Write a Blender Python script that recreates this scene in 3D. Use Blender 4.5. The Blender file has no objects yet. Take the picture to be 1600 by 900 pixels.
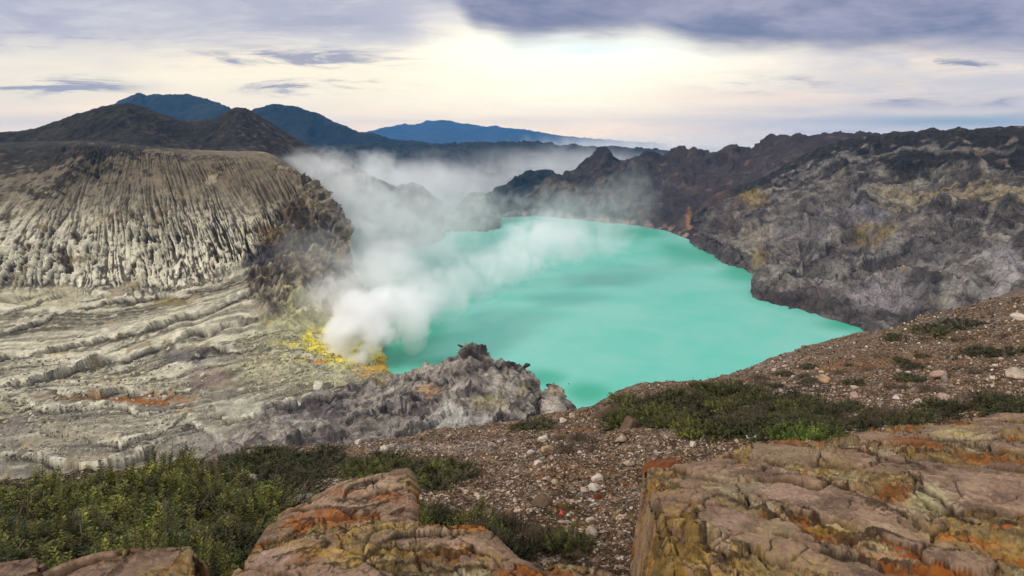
import bpy, math, random
import numpy as np
from mathutils import Vector, Matrix
from mathutils.bvhtree import BVHTree

R = math.radians
rng = np.random.default_rng(7)
random.seed(7)
scene = bpy.context.scene
COL = scene.collection

# ------------------------------------------------------------------ camera
CAM_H = 200.0                       # eye height above the lake
F = 889.0                           # focal length in photo pixels (photo is 1600 wide)
HORIZON = 215.0
TH = math.atan((450 - HORIZON) / F)
ST, CT = math.sin(TH), math.cos(TH)
cam_d = bpy.data.cameras.new("camera")
cam = bpy.data.objects.new("camera", cam_d)
COL.objects.link(cam)
cam.location = (0, 0, CAM_H)
cam.rotation_euler = (math.pi / 2 - TH, 0, 0)
cam_d.sensor_width = 36.0
cam_d.lens = 36.0 * F / 1600.0
cam_d.clip_start = 0.1
cam_d.clip_end = 200000
scene.camera = cam

# ------------------------------------------------------------------ render settings
scene.view_settings.view_transform = 'Standard'
scene.view_settings.look = 'None'
scene.view_settings.exposure = 0.70
scene.view_settings.gamma = 1.0
scene.view_settings.use_curve_mapping = False
scene.render.engine = 'CYCLES'
cy = scene.cycles
cy.volume_bounces = 14
cy.max_bounces = 16
cy.diffuse_bounces = 3
cy.glossy_bounces = 2
cy.transmission_bounces = 2
cy.transparent_max_bounces = 8
cy.volume_step_rate = 1.0
cy.volume_max_steps = 256
cy.use_denoising = True


def lin(c):
    c = c / 255.0
    return c / 12.92 if c <= 0.04045 else ((c + 0.055) / 1.055) ** 2.4


def rgb(r, g, b):
    return np.array([lin(r), lin(g), lin(b)])


class NT:
    """small helper to write node trees as expressions"""

    def __init__(self, tree):
        self.t = tree
        tree.nodes.clear()

    def n(self, typ, ins=None, out=0, **props):
        nd = self.t.nodes.new(typ)
        for k, v in props.items():
            setattr(nd, k, v)
        if ins:
            for k, v in ins.items():
                s = nd.inputs[k]
                if isinstance(v, bpy.types.NodeSocket):
                    self.t.links.new(v, s)
                else:
                    if s.type == 'RGBA' and not np.isscalar(v) and len(v) == 3:
                        v = (v[0], v[1], v[2], 1)
                    s.default_value = v
        if out is None:
            return nd
        return nd.outputs[out]

    def m(self, op, a, b=0.0, c=0.0, clamp=False):
        return self.n('ShaderNodeMath', {0: a, 1: b, 2: c}, operation=op, use_clamp=clamp)

    def add(self, a, b): return self.m('ADD', a, b)
    def sub(self, a, b): return self.m('SUBTRACT', a, b)
    def mul(self, a, b): return self.m('MULTIPLY', a, b)
    def div(self, a, b): return self.m('DIVIDE', a, b)

    def ss(self, x, a, b, lo=0.0, hi=1.0):
        return self.n('ShaderNodeMapRange', {0: x, 1: a, 2: b, 3: lo, 4: hi}, interpolation_type='SMOOTHSTEP')

    def mix(self, f, a, b, blend='MIX'):
        nd = self.t.nodes.new('ShaderNodeMix')
        nd.data_type = 'RGBA'
        nd.blend_type = blend
        for s, v in ((nd.inputs[0], f), (nd.inputs[6], a), (nd.inputs[7], b)):
            if isinstance(v, bpy.types.NodeSocket):
                self.t.links.new(v, s)
            elif np.isscalar(v):
                s.default_value = v
            else:
                s.default_value = (v[0], v[1], v[2], 1)
        return nd.outputs[2]

    def noise(self, vec, scale, detail=4, rough=0.55, dist=0.0, out=0):
        return self.n('ShaderNodeTexNoise', {'Vector': vec, 'Scale': scale, 'Detail': detail, 'Roughness': rough,
                                             'Distortion': dist}, out=out)

    def vor(self, vec, scale, out=0, feature='F1'):
        return self.n('ShaderNodeTexVoronoi', {'Vector': vec, 'Scale': scale}, out=out, feature=feature)

    def vec(self, x, y, z):
        return self.n('ShaderNodeCombineXYZ', {0: x, 1: y, 2: z})

    def link(self, a, b):
        self.t.links.new(a, b)


# ------------------------------------------------------------------ world: sky with cloud cover
SUN_EL, SUN_FROM = 34.0, -66.0      # the veiled sun stands to the left, a little behind us
world = bpy.data.worlds.new("World")
scene.world = world
world.use_nodes = True
w = NT(world.node_tree)
d = w.n('ShaderNodeTexCoord', out='Generated')
sep = w.n('ShaderNodeSeparateXYZ', {0: d}, out=None)
X, Y, Z = sep.outputs[0], sep.outputs[1], sep.outputs[2]
Yp = w.m('MAXIMUM', w.m('ABSOLUTE', Y), 0.3)
A = w.div(X, Yp)                    # direction as slope to the side ...
E = w.div(w.m('MAXIMUM', Z, -0.02), Yp)     # ... and slope upwards
n1 = w.noise(w.vec(w.mul(A, 3.0), w.mul(E, 13.0), 0.3), 1.3, 7, 0.62, 0.5)
n2 = w.noise(w.vec(w.mul(A, 4.0), w.mul(E, 34.0), 2.7), 1.2, 7, 0.64, 0.7)
n3 = w.noise(w.vec(w.mul(A, 2.2), w.mul(E, 6.0), 8.1), 1.6, 6, 0.58, 0.4)
n4 = w.noise(w.vec(w.mul(A, 9.0), w.mul(E, 60.0), 5.0), 1.3, 6, 0.65, 0.8)
wz = w.sub(n1, 0.5)
azw = w.add(A, w.mul(w.sub(n3, 0.5), 0.34))
elw = w.add(E, w.add(w.mul(wz, 0.060), w.mul(w.sub(n4, 0.5), 0.022)))


def gauss(px, py, sx, sy, warp=True):
    """soft spot of sky around the direction that the photo shows at (px, py)"""
    b = -(py - 450) / F
    k = CT + ST * b
    ca, ce = (px - 800) / F / k, (-ST + CT * b) / k
    a = w.div(w.sub(azw if warp else A, ca), sx / 942)
    e = w.div(w.sub(elw if warp else E, ce), sy / 960)
    q = w.add(w.mul(a, a), w.mul(e, e))
    return w.m('EXPONENT', w.mul(q, -1.0))


def ramp(x, stops):
    nd = w.n('ShaderNodeValToRGB', {0: x}, out=None)
    cr = nd.color_ramp
    cr.interpolation = 'EASE'
    cr.elements[0].position = 0.0
    cr.elements[1].position = 1.0
    for p, c in stops[1:-1]:
        cr.elements.new(p)
    for e, (p, c) in zip(cr.elements, stops):
        e.position = p
        e.color = (c[0], c[1], c[2], 1)
    return nd.outputs[0]


sky = ramp(w.m('MULTIPLY', w.m('MAXIMUM', elw, 0.0), 2.5), [
    (0.0, (1.8, 1.28, .74)), (0.09, (1.4, 1.08, .72)), (0.20, (1.05, .92, .70)), (0.33, rgb(234, 226, 216)),
    (0.44, rgb(216, 212, 214)), (0.60, rgb(206, 204, 212)), (0.80, (0.84, 0.83, 0.83)), (1.0, (0.98, 0.97, 0.95))])
# cooler, greyer right half
sky = w.mix(w.mul(w.mul(w.ss(A, 0.10, 0.60), 0.8), w.ss(E, 0.26, 0.2)), sky, w.mix(w.ss(n2, 0.35, 0.65), rgb(212, 204, 208), rgb(244, 226, 208)))
# pale warm glow of the hidden sun
sky = w.mix(w.m('MULTIPLY', gauss(830, 108, 330, 60), 1.0, clamp=True), sky, (1.5, 1.34, 0.98))
sky = w.mix(w.m('MULTIPLY', gauss(400, 122, 430, 38), 0.9, clamp=True), sky, (1.2, 1.04, 0.76))
sky = w.mix(w.m('MULTIPLY', gauss(900, 78, 150, 20), 0.8, clamp=True), sky, (0.86, 1.02, 1.02))
sky = w.mix(w.m('MULTIPLY', w.mul(gauss(1240, 152, 190, 16), w.ss(n2, .3, .6)), 1.0, clamp=True), sky, (1.15, 0.90, 0.68))
# lavender grey streaks
st = w.ss(w.add(w.mul(n2, 0.75), w.mul(n4, 0.25)), 0.43, 0.66)
band = w.m('MAXIMUM', w.m('MAXIMUM', gauss(440, 92, 170, 17, False), gauss(500, 135, 120, 14, False)),
           w.m('MAXIMUM', gauss(480, 28, 110, 16, False), w.m('MAXIMUM', gauss(80, 135, 120, 16, False), gauss(80, 60, 150, 12, False))))
band = w.m('MAXIMUM', band, w.mul(w.m('MAXIMUM', gauss(1250, 130, 180, 16, False), gauss(1480, 158, 200, 12, False)), 0.55))
sky = w.mix(w.mul(w.m('MULTIPLY', w.mul(st, band), 2.2, clamp=True), 0.85), sky, rgb(146, 148, 170))
# higher grey deck on the left
deck = w.mul(w.ss(elw, 0.125, 0.19), w.ss(A, 0.0, -0.25))
sky = w.mix(w.mul(deck, w.ss(n1, 0.36, 0.60, 0.1, 0.9)), sky, rgb(182, 182, 198))
# dark blue-grey cloud bank on the upper right
ed = w.n('ShaderNodeSeparateColor', {0: ramp(w.m('MULTIPLY', w.add(A, 0.2), 0.8), [
    (p, (v * 3.5,) * 3) for p, v in ((0.0, 0.27), (0.07, 0.22), (0.12, 0.166), (0.17, 0.150), (0.25, 0.160), (0.33, 0.166), (0.42, 0.146), (0.7, 0.138), (1.0, 0.132))])})
bank_edge = w.div(ed, 3.5)
bw = w.add(w.mul(wz, 0.050), w.mul(w.sub(n4, 0.5), 0.012))
bank = w.ss(w.sub(w.add(E, bw), bank_edge), -0.020, 0.026)
bank = w.mul(bank, w.ss(E, 0.46, 0.27))
bcol = w.mix(w.ss(w.add(w.add(n3, w.mul(wz, 0.6)), w.mul(E, 1.6)), 0.62, 1.0), rgb(106, 116, 148), rgb(166, 164, 184))
sky = w.mix(w.mul(bank, 0.96), sky, bcol)
# small dark cloudlet and open blue low on the right
cl = gauss(1520, 105, 36, 8, True)
sky = w.mix(w.mul(w.ss(w.mul(cl, w.add(w.mul(n4, 2.2), -0.3)), 0.15, 0.75), 0.8), sky, rgb(108, 118, 152))
blue = w.m('MULTIPLY', gauss(1500, 189, 170, 9, False), 0.9)
tex = w.mul(w.add(w.mul(w.sub(n2, 0.5), 0.30), w.add(w.mul(w.sub(n4, 0.5), 0.16), 1.0)), w.ss(E, -0.2, 0.01, 0.95, 1.0))
sky = w.mix(1.0, sky, w.n('ShaderNodeCombineColor', {0: tex, 1: tex, 2: w.add(w.mul(tex, 0.8), 0.2)}), 'MULTIPLY')
bg_cloud = w.n('ShaderNodeBackground', {'Color': sky, 'Strength': 0.67})
nish = w.n('ShaderNodeTexSky', out=0, sky_type='NISHITA', sun_disc=False, sun_elevation=R(SUN_EL),
           sun_rotation=R(180 - SUN_FROM), air_density=1.0, dust_density=1.0)
bg_sky = w.n('ShaderNodeBackground', {'Color': nish, 'Strength': 0.065})
cover = w.m('SUBTRACT', 0.97, blue, clamp=True)
wo = w.n('ShaderNodeOutputWorld', out=None)
w.link(w.n('ShaderNodeMixShader', {0: cover, 1: bg_sky, 2: bg_cloud}), wo.inputs[0])

# ------------------------------------------------------------------ sun: veiled, soft
sun_d = bpy.data.lights.new("sun", 'SUN')
sun_d.energy = 1.5
sun_d.angle = R(10)
sun_d.color = (1.0, 0.94, 0.84)
sun = bpy.data.objects.new("sun", sun_d)
COL.objects.link(sun)
sun.rotation_euler = (R(90 - SUN_EL), 0, R(SUN_FROM))


# ------------------------------------------------------------------ geometry helpers
def P(px, py, D):
    """world point seen at photo pixel (px, py) at forward distance D"""
    a = (px - 800) / F
    b = -(py - 450) / F
    k = CT + ST * b
    return np.array([a / k * D, D, CAM_H + (-ST + CT * b) / k * D])


def L(px, py, z=0.0):
    b = -(py - 450) / F
    s = (-ST + CT * b) / (CT + ST * b)
    return P(px, py, (z - CAM_H) / s)


def proj(p):
    v = p - np.array([0, 0, CAM_H])
    dep = v[..., 1] * CT - v[..., 2] * ST
    up = v[..., 1] * ST + v[..., 2] * CT
    dep = np.maximum(dep, 1e-3)
    return 800 + F * v[..., 0] / dep, 450 - F * up / dep


_perm = np.random.default_rng(11).permutation(256)
_perm = np.concatenate([_perm, _perm, _perm]).astype(np.int64)
_grad = np.random.default_rng(12).normal(size=(256, 3))
_grad /= np.linalg.norm(_grad, axis=1)[:, None]


def perlin(p):
    p = np.asarray(p, float)
    i = np.floor(p).astype(np.int64)
    f = p - i
    i &= 255
    u = f * f * f * (f * (f * 6 - 15) + 10)
    res = 0
    for dx in (0, 1):
        for dy in (0, 1):
            for dz in (0, 1):
                h = _perm[_perm[_perm[(i[..., 0] + dx) & 255] + ((i[..., 1] + dy) & 255)] + ((i[..., 2] + dz) & 255)]
                g = _grad[h]
                dd = g[..., 0] * (f[..., 0] - dx) + g[..., 1] * (f[..., 1] - dy) + g[..., 2] * (f[..., 2] - dz)
                wgt = (u[..., 0] if dx else 1 - u[..., 0]) * (u[..., 1] if dy else 1 - u[..., 1]) * (u[..., 2] if dz else 1 - u[..., 2])
                res = res + wgt * dd
    return res * 1.5


def fbm(p, o=4, lac=2.03, gain=0.5):
    s, a, q = 0, 1.0, np.asarray(p, float)
    for k in range(o):
        s = s + a * perlin(q + 17.3 * k)
        q = q * lac
        a *= gain
    return s


def ridged(p, o=4, lac=2.05, gain=0.5):
    s, a, q = 0, 1.0, np.asarray(p, float)
    for k in range(o):
        s = s + a * (1 - 2 * np.abs(perlin(q + 9.1 * k)))
        q = q * lac
        a *= gain
    return s


def v3(a, b, c):
    a, b, c = np.broadcast_arrays(a, b, c)
    return np.stack([a, b, c], -1).astype(float)


def sst(x, a, b):
    t = np.clip((x - a) / (b - a), 0, 1)
    return t * t * (3 - 2 * t)


def tri(t):
    f = t - np.floor(t)
    return np.abs(2 * f - 1)


def crom(C, t):
    """Catmull-Rom through C[0..n-1] (axis 0) at parameters t"""
    n = len(C)
    i = np.clip(np.floor(t).astype(int), 0, n - 2)
    f = (t - i).reshape((-1,) + (1,) * (C.ndim - 1))
    p1, p2 = C[i], C[i + 1]
    p0 = np.where((i == 0).reshape(f.shape), 2 * p1 - p2, C[np.maximum(i - 1, 0)])
    p3 = np.where((i == n - 2).reshape(f.shape), 2 * p2 - p1, C[np.minimum(i + 2, n - 1)])
    tau = 0.42
    m1, m2 = tau * (p2 - p0), tau * (p3 - p1)
    f2, f3 = f * f, f * f * f
    return (2 * f3 - 3 * f2 + 1) * p1 + (f3 - 2 * f2 + f) * m1 + (-2 * f3 + 3 * f2) * p2 + (f3 - f2) * m2


def params(counts):
    out = []
    for k, c in enumerate(counts):
        out.append(k + np.arange(c) / c)
    out.append(np.array([len(counts)]))
    return np.concatenate(out).astype(float)


class Sheet:
    """a surface through a net of points; rows run along v, columns along u"""

    def __init__(self, net, nu, nv):
        net = np.array(net, float)
        self.u = params(nu) if not np.isscalar(nu) else params([nu] * (net.shape[1] - 1))
        self.v = params(nv) if not np.isscalar(nv) else params([nv] * (net.shape[0] - 1))
        g = crom(net, self.v)                               # rows
        g = crom(np.swapaxes(g, 0, 1), self.u)              # columns
        self.p = np.ascontiguousarray(np.swapaxes(g, 0, 1))
        self.U, self.V = np.meshgrid(self.u, self.v)
        self.normals()

    def normals(self):
        du = np.gradient(self.p, axis=1)
        dv = np.gradient(self.p, axis=0)
        n = np.cross(dv, du)
        n /= np.linalg.norm(n, axis=-1)[..., None] + 1e-9
        c = np.array([0, 0, CAM_H]) - self.p
        flip = np.sign(np.sum(n * c, -1).mean())
        self.flip = flip
        self.n = n * flip
        return self.n

    def push(self, h):
        self.p = self.p + self.n * h[..., None]


def new_mesh(name, verts, faces, mat, col=None, smooth=True, tri_faces=False):
    me = bpy.data.meshes.new(name)
    nv = len(verts)
    k = faces.shape[1]
    me.vertices.add(nv)
    me.vertices.foreach_set("co", np.asarray(verts, np.float32).ravel())
    me.loops.add(faces.size)
    me.loops.foreach_set("vertex_index", faces.astype(np.int32).ravel())
    me.polygons.add(len(faces))
    me.polygons.foreach_set("loop_start", np.arange(0, faces.size, k, dtype=np.int32))
    if smooth:
        me.polygons.foreach_set("use_smooth", np.ones(len(faces), bool))
    me.update(calc_edges=True)
    if col is not None:
        at = me.color_attributes.new("Col", 'FLOAT_COLOR', 'POINT')
        c4 = np.ones((nv, 4), np.float32)
        c4[:, :3] = np.clip(col.reshape(-1, 3), 0, 1)
        at.data.foreach_set("color", c4.ravel())
    if mat:
        me.materials.append(mat)
    return me


def grid_faces(nv, nu, flip=False):
    i = np.arange(nv * nu).reshape(nv, nu)
    q = np.stack([i[:-1, :-1], i[:-1, 1:], i[1:, 1:], i[1:, :-1]], -1).reshape(-1, 4)
    return q[:, ::-1] if flip else q


def link(name, me, parent=None, loc=None):
    o = bpy.data.objects.new(name, me)
    COL.objects.link(o)
    if parent:
        o.parent = parent
    if loc is not None:
        o.location = loc
    return o


def tag(o, label=None, cat=None, group=None, kind=None):
    if label: o["label"] = label
    if cat: o["category"] = cat
    if group: o["group"] = group
    if kind: o["kind"] = kind
    return o


def sheet_obj(name, s, mat, col):
    nv, nu = s.p.shape[:2]
    fl = s.flip > 0
    me = new_mesh(name, s.p.reshape(-1, 3), grid_faces(nv, nu, fl), mat, col)
    return link(name, me)


def blend(c, new, f):
    return c + (np.asarray(new) - c) * np.clip(f, 0, 1)[..., None]


def spots(c, px, py, nz, lst):
    for cx, cy_, rx, ry, colr, k in lst:
        g = np.exp(-(((px - cx) / rx) ** 2 + ((py - cy_) / ry) ** 2))
        c = blend(c, colr, sst(g + 0.55 * nz, 0.25, 0.85) * k)
    return c


_frand = np.random.default_rng(5).random((256, 3))
_ftilt = np.random.default_rng(6).normal(size=(256, 3))


def facets(p):
    """blocky broken rock: every random cell is a plane of its own tilt"""
    i = np.floor(p).astype(np.int64)
    best = np.full(p.shape[:-1], 1e9)
    h = np.zeros(p.shape[:-1])
    for dx in (-1, 0, 1):
        for dy in (-1, 0, 1):
            for dz in (-1, 0, 1):
                c = i + np.array([dx, dy, dz])
                k = _perm[_perm[_perm[c[..., 0] & 255] + (c[..., 1] & 255)] + (c[..., 2] & 255)]
                d = p - (c + _frand[k])
                dd = np.sum(d * d, -1)
                m = dd < best
                best = np.where(m, dd, best)
                h = np.where(m, np.clip(np.sum(d * _ftilt[k], -1), -0.9, 0.9) + 0.35 * _ftilt[k][..., 0], h)
    return h


def cells(p):
    """random cells: distance to the cell border and a random number per cell"""
    i = np.floor(p).astype(np.int64)
    f1 = np.full(p.shape[:-1], 1e9)
    f2 = np.full(p.shape[:-1], 1e9)
    r = np.zeros(p.shape[:-1])
    for dx in (-1, 0, 1):
        for dy in (-1, 0, 1):
            c = i + np.array([dx, dy, 0])
            k = _perm[_perm[c[..., 0] & 255] + (c[..., 1] & 255)]
            d = (p - (c + _frand[k]))[..., :2]
            dd = np.sqrt(np.sum(d * d, -1))
            m = dd < f1
            f2 = np.where(m, f1, np.minimum(f2, dd))
            r = np.where(m, _frand[k][..., 2], r)
            f1 = np.where(m, dd, f1)
    return f2 - f1, r


def ledges(px, py, nz, lines, warp=5.0):
    """broken rock ledges along lines: a lip above, an undercut below. Returns displacement and lip / undercut masks"""
    h = np.zeros(px.shape)
    lip = np.zeros(px.shape)
    und = np.zeros(px.shape)
    X_, Y_ = px + warp * nz, py + warp * np.roll(nz, 37, 1)
    for pts, a, up, dn in lines:
        best = np.full(px.shape, 1e9)
        sd = np.zeros(px.shape)
        fade = np.zeros(px.shape)
        n = len(pts) - 1
        for k in range(n):
            (x0, y0), (x1, y1) = pts[k], pts[k + 1]
            dx, dy = x1 - x0, y1 - y0
            t = ((X_ - x0) * dx + (Y_ - y0) * dy) / (dx * dx + dy * dy)
            tc = np.clip(t, 0, 1)
            ex, ey = X_ - (x0 + tc * dx), Y_ - (y0 + tc * dy)
            dd = np.hypot(ex, ey)
            sg = np.sign((X_ - x0) * dy - (Y_ - y0) * dx) * (1 if dx >= 0 else -1)
            m = dd < best
            best = np.where(m, dd, best)
            sd = np.where(m, sg * dd, sd)
            g = (k + tc) / n
            fade = np.where(m, np.sin(np.pi * np.clip(g, 0.04, 0.96)) ** 0.5, fade)
        u = np.where(sd >= 0, np.exp(-np.abs(sd) / up), 0) * fade
        w_ = np.where(sd < 0, np.exp(-np.abs(sd) / dn), 0) * fade
        h += a * (0.6 * u - 0.8 * w_)
        lip = np.maximum(lip, u)
        und = np.maximum(und, w_)
    return h, lip, und


# ------------------------------------------------------------------ materials
def material(name):
    m = bpy.data.materials.new(name)
    m.use_nodes = True
    t = NT(m.node_tree)
    out = t.n('ShaderNodeOutputMaterial', out=None)
    return m, t, out


def rock_mat(name, s, bump=0.3, lo=0.55, hi=1.4, rough=0.92, cracks=0.0, spec=0.25, stretch=None, bscale=1.0):
    """rock whose base colour is the vertex colour, broken up by noise of scale s per metre"""
    m, t, out = material(name)
    pos = t.n('ShaderNodeNewGeometry', out='Position')
    if stretch:
        pos = t.n('ShaderNodeMapping', {'Vector': pos, 'Scale': stretch})
    a = t.n('ShaderNodeAttribute', attribute_name='Col')
    n1 = t.noise(pos, s, 8, 0.65, 0.3)
    n2 = t.noise(pos, s * 7, 6, 0.7)
    v = t.add(t.mul(n1, 0.55), t.mul(n2, 0.45))
    k = t.ss(v, 0.34, 0.66, lo * 0.85, hi * 0.88)
    c = t.mix(1.0, a, t.n('ShaderNodeCombineColor', {0: k, 1: k, 2: k}), 'MULTIPLY')
    hgt = t.add(n1, t.mul(n2, 0.5))
    if cracks:
        wp = t.n('ShaderNodeVectorMath', {0: pos, 1: t.n('ShaderNodeVectorMath', {0: t.noise(pos, s * 2, 3, out=1), 3: 0.6 / s},
                 operation='SCALE')}, operation='ADD')
        e = t.vor(wp, s * 1.2, feature='DISTANCE_TO_EDGE')
        ck = t.ss(e, 0.0, 0.05)
        hgt = t.add(hgt, t.mul(ck, cracks))
    b = t.n('ShaderNodeBump', {'Strength': 1.0, 'Distance': bump, 'Height': hgt})
    bs = t.n('ShaderNodeBsdfPrincipled', {'Base Color': c, 'Roughness': rough, 'Specular IOR Level': spec, 'Normal': b})
    t.link(bs, out.inputs[0])
    return m


M_wall = rock_mat("ash_wall", 0.09, 0.8, 0.62, 1.35)
M_cliff = rock_mat("cliff_rock", 0.05, 2.6, 0.5, 1.5, cracks=0.5)
M_back = rock_mat("far_cliff_rock", 0.03, 4.0, 0.6, 1.4)
M_hill = rock_mat("hill_scrub", 0.05, 3.0, 0.4, 1.6)
M_ridge = rock_mat("grey_ridge_rock", 0.16, 1.3, 0.55, 1.4, cracks=0.3)
M_far = rock_mat("mountain_forest", 0.004, 20.0, 0.7, 1.3)
M_slab = rock_mat("foreground_rock", 7.0, 0.022, 0.66, 1.3, 0.88, cracks=0.0, spec=0.25)
M_stone = rock_mat("stone", 9.0, 0.02, 0.75, 1.25)
M_boulder = rock_mat("pale_boulder", 0.6, 0.5, 0.75, 1.25)


def gravel_mat():
    m, t, out = material("gravel_slope")
    pos = t.n('ShaderNodeNewGeometry', out='Position')
    a = t.n('ShaderNodeAttribute', attribute_name='Col')
    n1 = t.noise(pos, 0.7, 6, 0.6)
    cols = None
    c = a
    hs = None
    for sc, wgt in ((4.0, 0.55), (13.0, 0.8), (34.0, 0.8)):
        cell = t.vor(pos, sc, out='Color')
        s3 = t.n('ShaderNodeSeparateColor', {0: cell}, out=None)
        k = t.ss(s3.outputs[0], 0.0, 1.0, 1 - wgt * 0.6, 1 + wgt * 0.5)
        c = t.mix(1.0, c, t.n('ShaderNodeCombineColor', {0: k, 1: k, 2: k}), 'MULTIPLY')
        white = t.ss(s3.outputs[1], 0.90, 0.93)
        c = t.mix(t.mul(white, 0.12 if sc < 10 else 0.6), c, rgb(196, 180, 166))
        dst = t.vor(pos, sc, out=0)
        h = t.mul(t.sub(1.0, dst), 0.5 / sc)
        hs = h if hs is None else t.add(hs, h)
    c = t.mix(1.0, c, t.n('ShaderNodeCombineColor', {0: t.ss(n1, .3, .7, .75, 1.25), 1: t.ss(n1, .3, .7, .75, 1.2), 2: t.ss(n1, .3, .7, .75, 1.15)}), 'MULTIPLY')
    b = t.n('ShaderNodeBump', {'Strength': 1.0, 'Distance': 1.0, 'Height': hs})
    bs = t.n('ShaderNodeBsdfPrincipled', {'Base Color': c, 'Roughness': 0.95, 'Specular IOR Level': 0.15, 'Normal': b})
    t.link(bs, out.inputs[0])
    return m


M_gravel = gravel_mat()


def pebble_mat():
    m, t, out = material("pebbles")
    a = t.n('ShaderNodeAttribute', attribute_name='Col')
    oc = t.n('ShaderNodeNewGeometry', out='Position')
    kk = t.ss(t.noise(oc, 30, 3), 0.3, 0.7, 0.7, 1.0)
    a = t.mix(1.0, a, t.n('ShaderNodeCombineColor', {0: kk, 1: kk, 2: kk}), 'MULTIPLY')
    bs = t.n('ShaderNodeBsdfPrincipled', {'Base Color': a, 'Roughness': 0.9, 'Specular IOR Level': 0.2})
    t.link(bs, out.inputs[0])
    return m


M_pebble = pebble_mat()


def leaf_mat():
    m, t, out = material("shrub_leaf")
    a = t.n('ShaderNodeAttribute', attribute_name='Col')
    oi = t.n('ShaderNodeObjectInfo', out='Random')
    k = t.ss(oi, 0.0, 1.0, 0.72, 1.25)
    c = t.mix(1.0, a, t.n('ShaderNodeCombineColor', {0: k, 1: k, 2: k}), 'MULTIPLY')
    bs = t.n('ShaderNodeBsdfPrincipled', {'Base Color': c, 'Roughness': 0.55, 'Specular IOR Level': 0.3})
    tr = t.n('ShaderNodeBsdfTranslucent', {'Color': c})
    t.link(t.n('ShaderNodeMixShader', {0: 0.25, 1: bs, 2: tr}), out.inputs[0])
    return m


M_leaf = leaf_mat()
M_twig = pebble_mat()
M_twig.name = "twig_bark"


def water_mat():
    m, t, out = material("turquoise_water")
    pos = t.n('ShaderNodeNewGeometry', out='Position')
    n1 = t.noise(pos, 0.0035, 4, 0.5, 1.2)
    n2 = t.noise(pos, 0.014, 5, 0.6, 1.0)
    f = t.add(t.mul(n1, 0.65), t.mul(n2, 0.35))
    c = t.mix(t.ss(f, 0.36, 0.62), rgb(94, 184, 165), rgb(126, 190, 175))
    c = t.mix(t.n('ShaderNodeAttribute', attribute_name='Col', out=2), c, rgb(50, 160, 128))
    w1 = t.noise(pos, 0.5, 4, 0.6)
    b = t.n('ShaderNodeBump', {'Strength': 0.25, 'Distance': 0.4, 'Height': w1})
    bs = t.n('ShaderNodeBsdfPrincipled', {'Base Color': c, 'Roughness': 0.35, 'Specular IOR Level': 0.14, 'Normal': b})
    t.link(bs, out.inputs[0])
    return m


M_water = water_mat()


def plain(name, c, rough=0.6):
    m, t, out = material(name)
    pos = t.n('ShaderNodeTexCoord', out='Object')
    n = t.noise(pos, 20, 3)
    k = t.ss(n, .3, .7, .85, 1.1)
    cc = t.mix(1.0, c, t.n('ShaderNodeCombineColor', {0: k, 1: k, 2: k}), 'MULTIPLY')
    t.link(t.n('ShaderNodeBsdfPrincipled', {'Base Color': cc, 'Roughness': rough}), out.inputs[0])
    return m


# ================================================================== STRUCTURE
# ---- plain reaching the horizon
def build_ground():
    n = 96
    rad = np.array([0, 600, 1500, 2500, 4000, 7000, 10000, 13000, 16400.0])
    ang = np.linspace(0, 2 * np.pi, n, endpoint=False)
    pts, cols = [], []
    for r in rad:
        pts.append(np.stack([r * np.cos(ang), r * np.sin(ang), np.full(n, -45.0)], -1))
    p = np.array(pts)
    i = np.arange(len(rad) * n).reshape(len(rad), n)
    a = i[:-1]; b = np.roll(i, -1, 1)[:-1]; c = np.roll(i, -1, 1)[1:]; dd = i[1:]
    q = np.stack([a, dd, c, b], -1).reshape(-1, 4)
    col = np.broadcast_to(rgb(48, 58, 48), p.shape)
    o = link("ground", new_mesh("ground", p.reshape(-1, 3), q, M_far, np.array(col)))
    tag(o, "dark forested plain stretching to the hazy horizon behind the crater", "ground", kind="structure")


build_ground()


# ---- the lake
def build_lake():
    nx, ny = 220, 220
    xs = np.linspace(-330, 760, nx)
    ys = np.linspace(300, 1650, ny)
    gx, gy = np.meshgrid(xs, ys)
    p = v3(gx, gy, 0.0)
    px, py = proj(p)
    nz = fbm(v3(gx * 0.012, gy * 0.006, 0), 4)
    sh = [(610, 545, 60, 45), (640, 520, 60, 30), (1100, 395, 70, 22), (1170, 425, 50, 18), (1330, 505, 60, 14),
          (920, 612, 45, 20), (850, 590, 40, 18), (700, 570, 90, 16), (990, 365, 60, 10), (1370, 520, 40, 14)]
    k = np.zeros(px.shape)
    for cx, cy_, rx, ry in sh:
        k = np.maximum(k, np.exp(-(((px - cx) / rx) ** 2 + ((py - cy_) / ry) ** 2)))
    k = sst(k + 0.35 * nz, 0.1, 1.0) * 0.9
    o = link("water", new_mesh("water", p.reshape(-1, 3), grid_faces(ny, nx), M_water, np.repeat(k[..., None], 3, -1)))
    tag(o, "milky turquoise crater lake filling the bottom of the crater", "lake", kind="structure")


build_lake()


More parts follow.
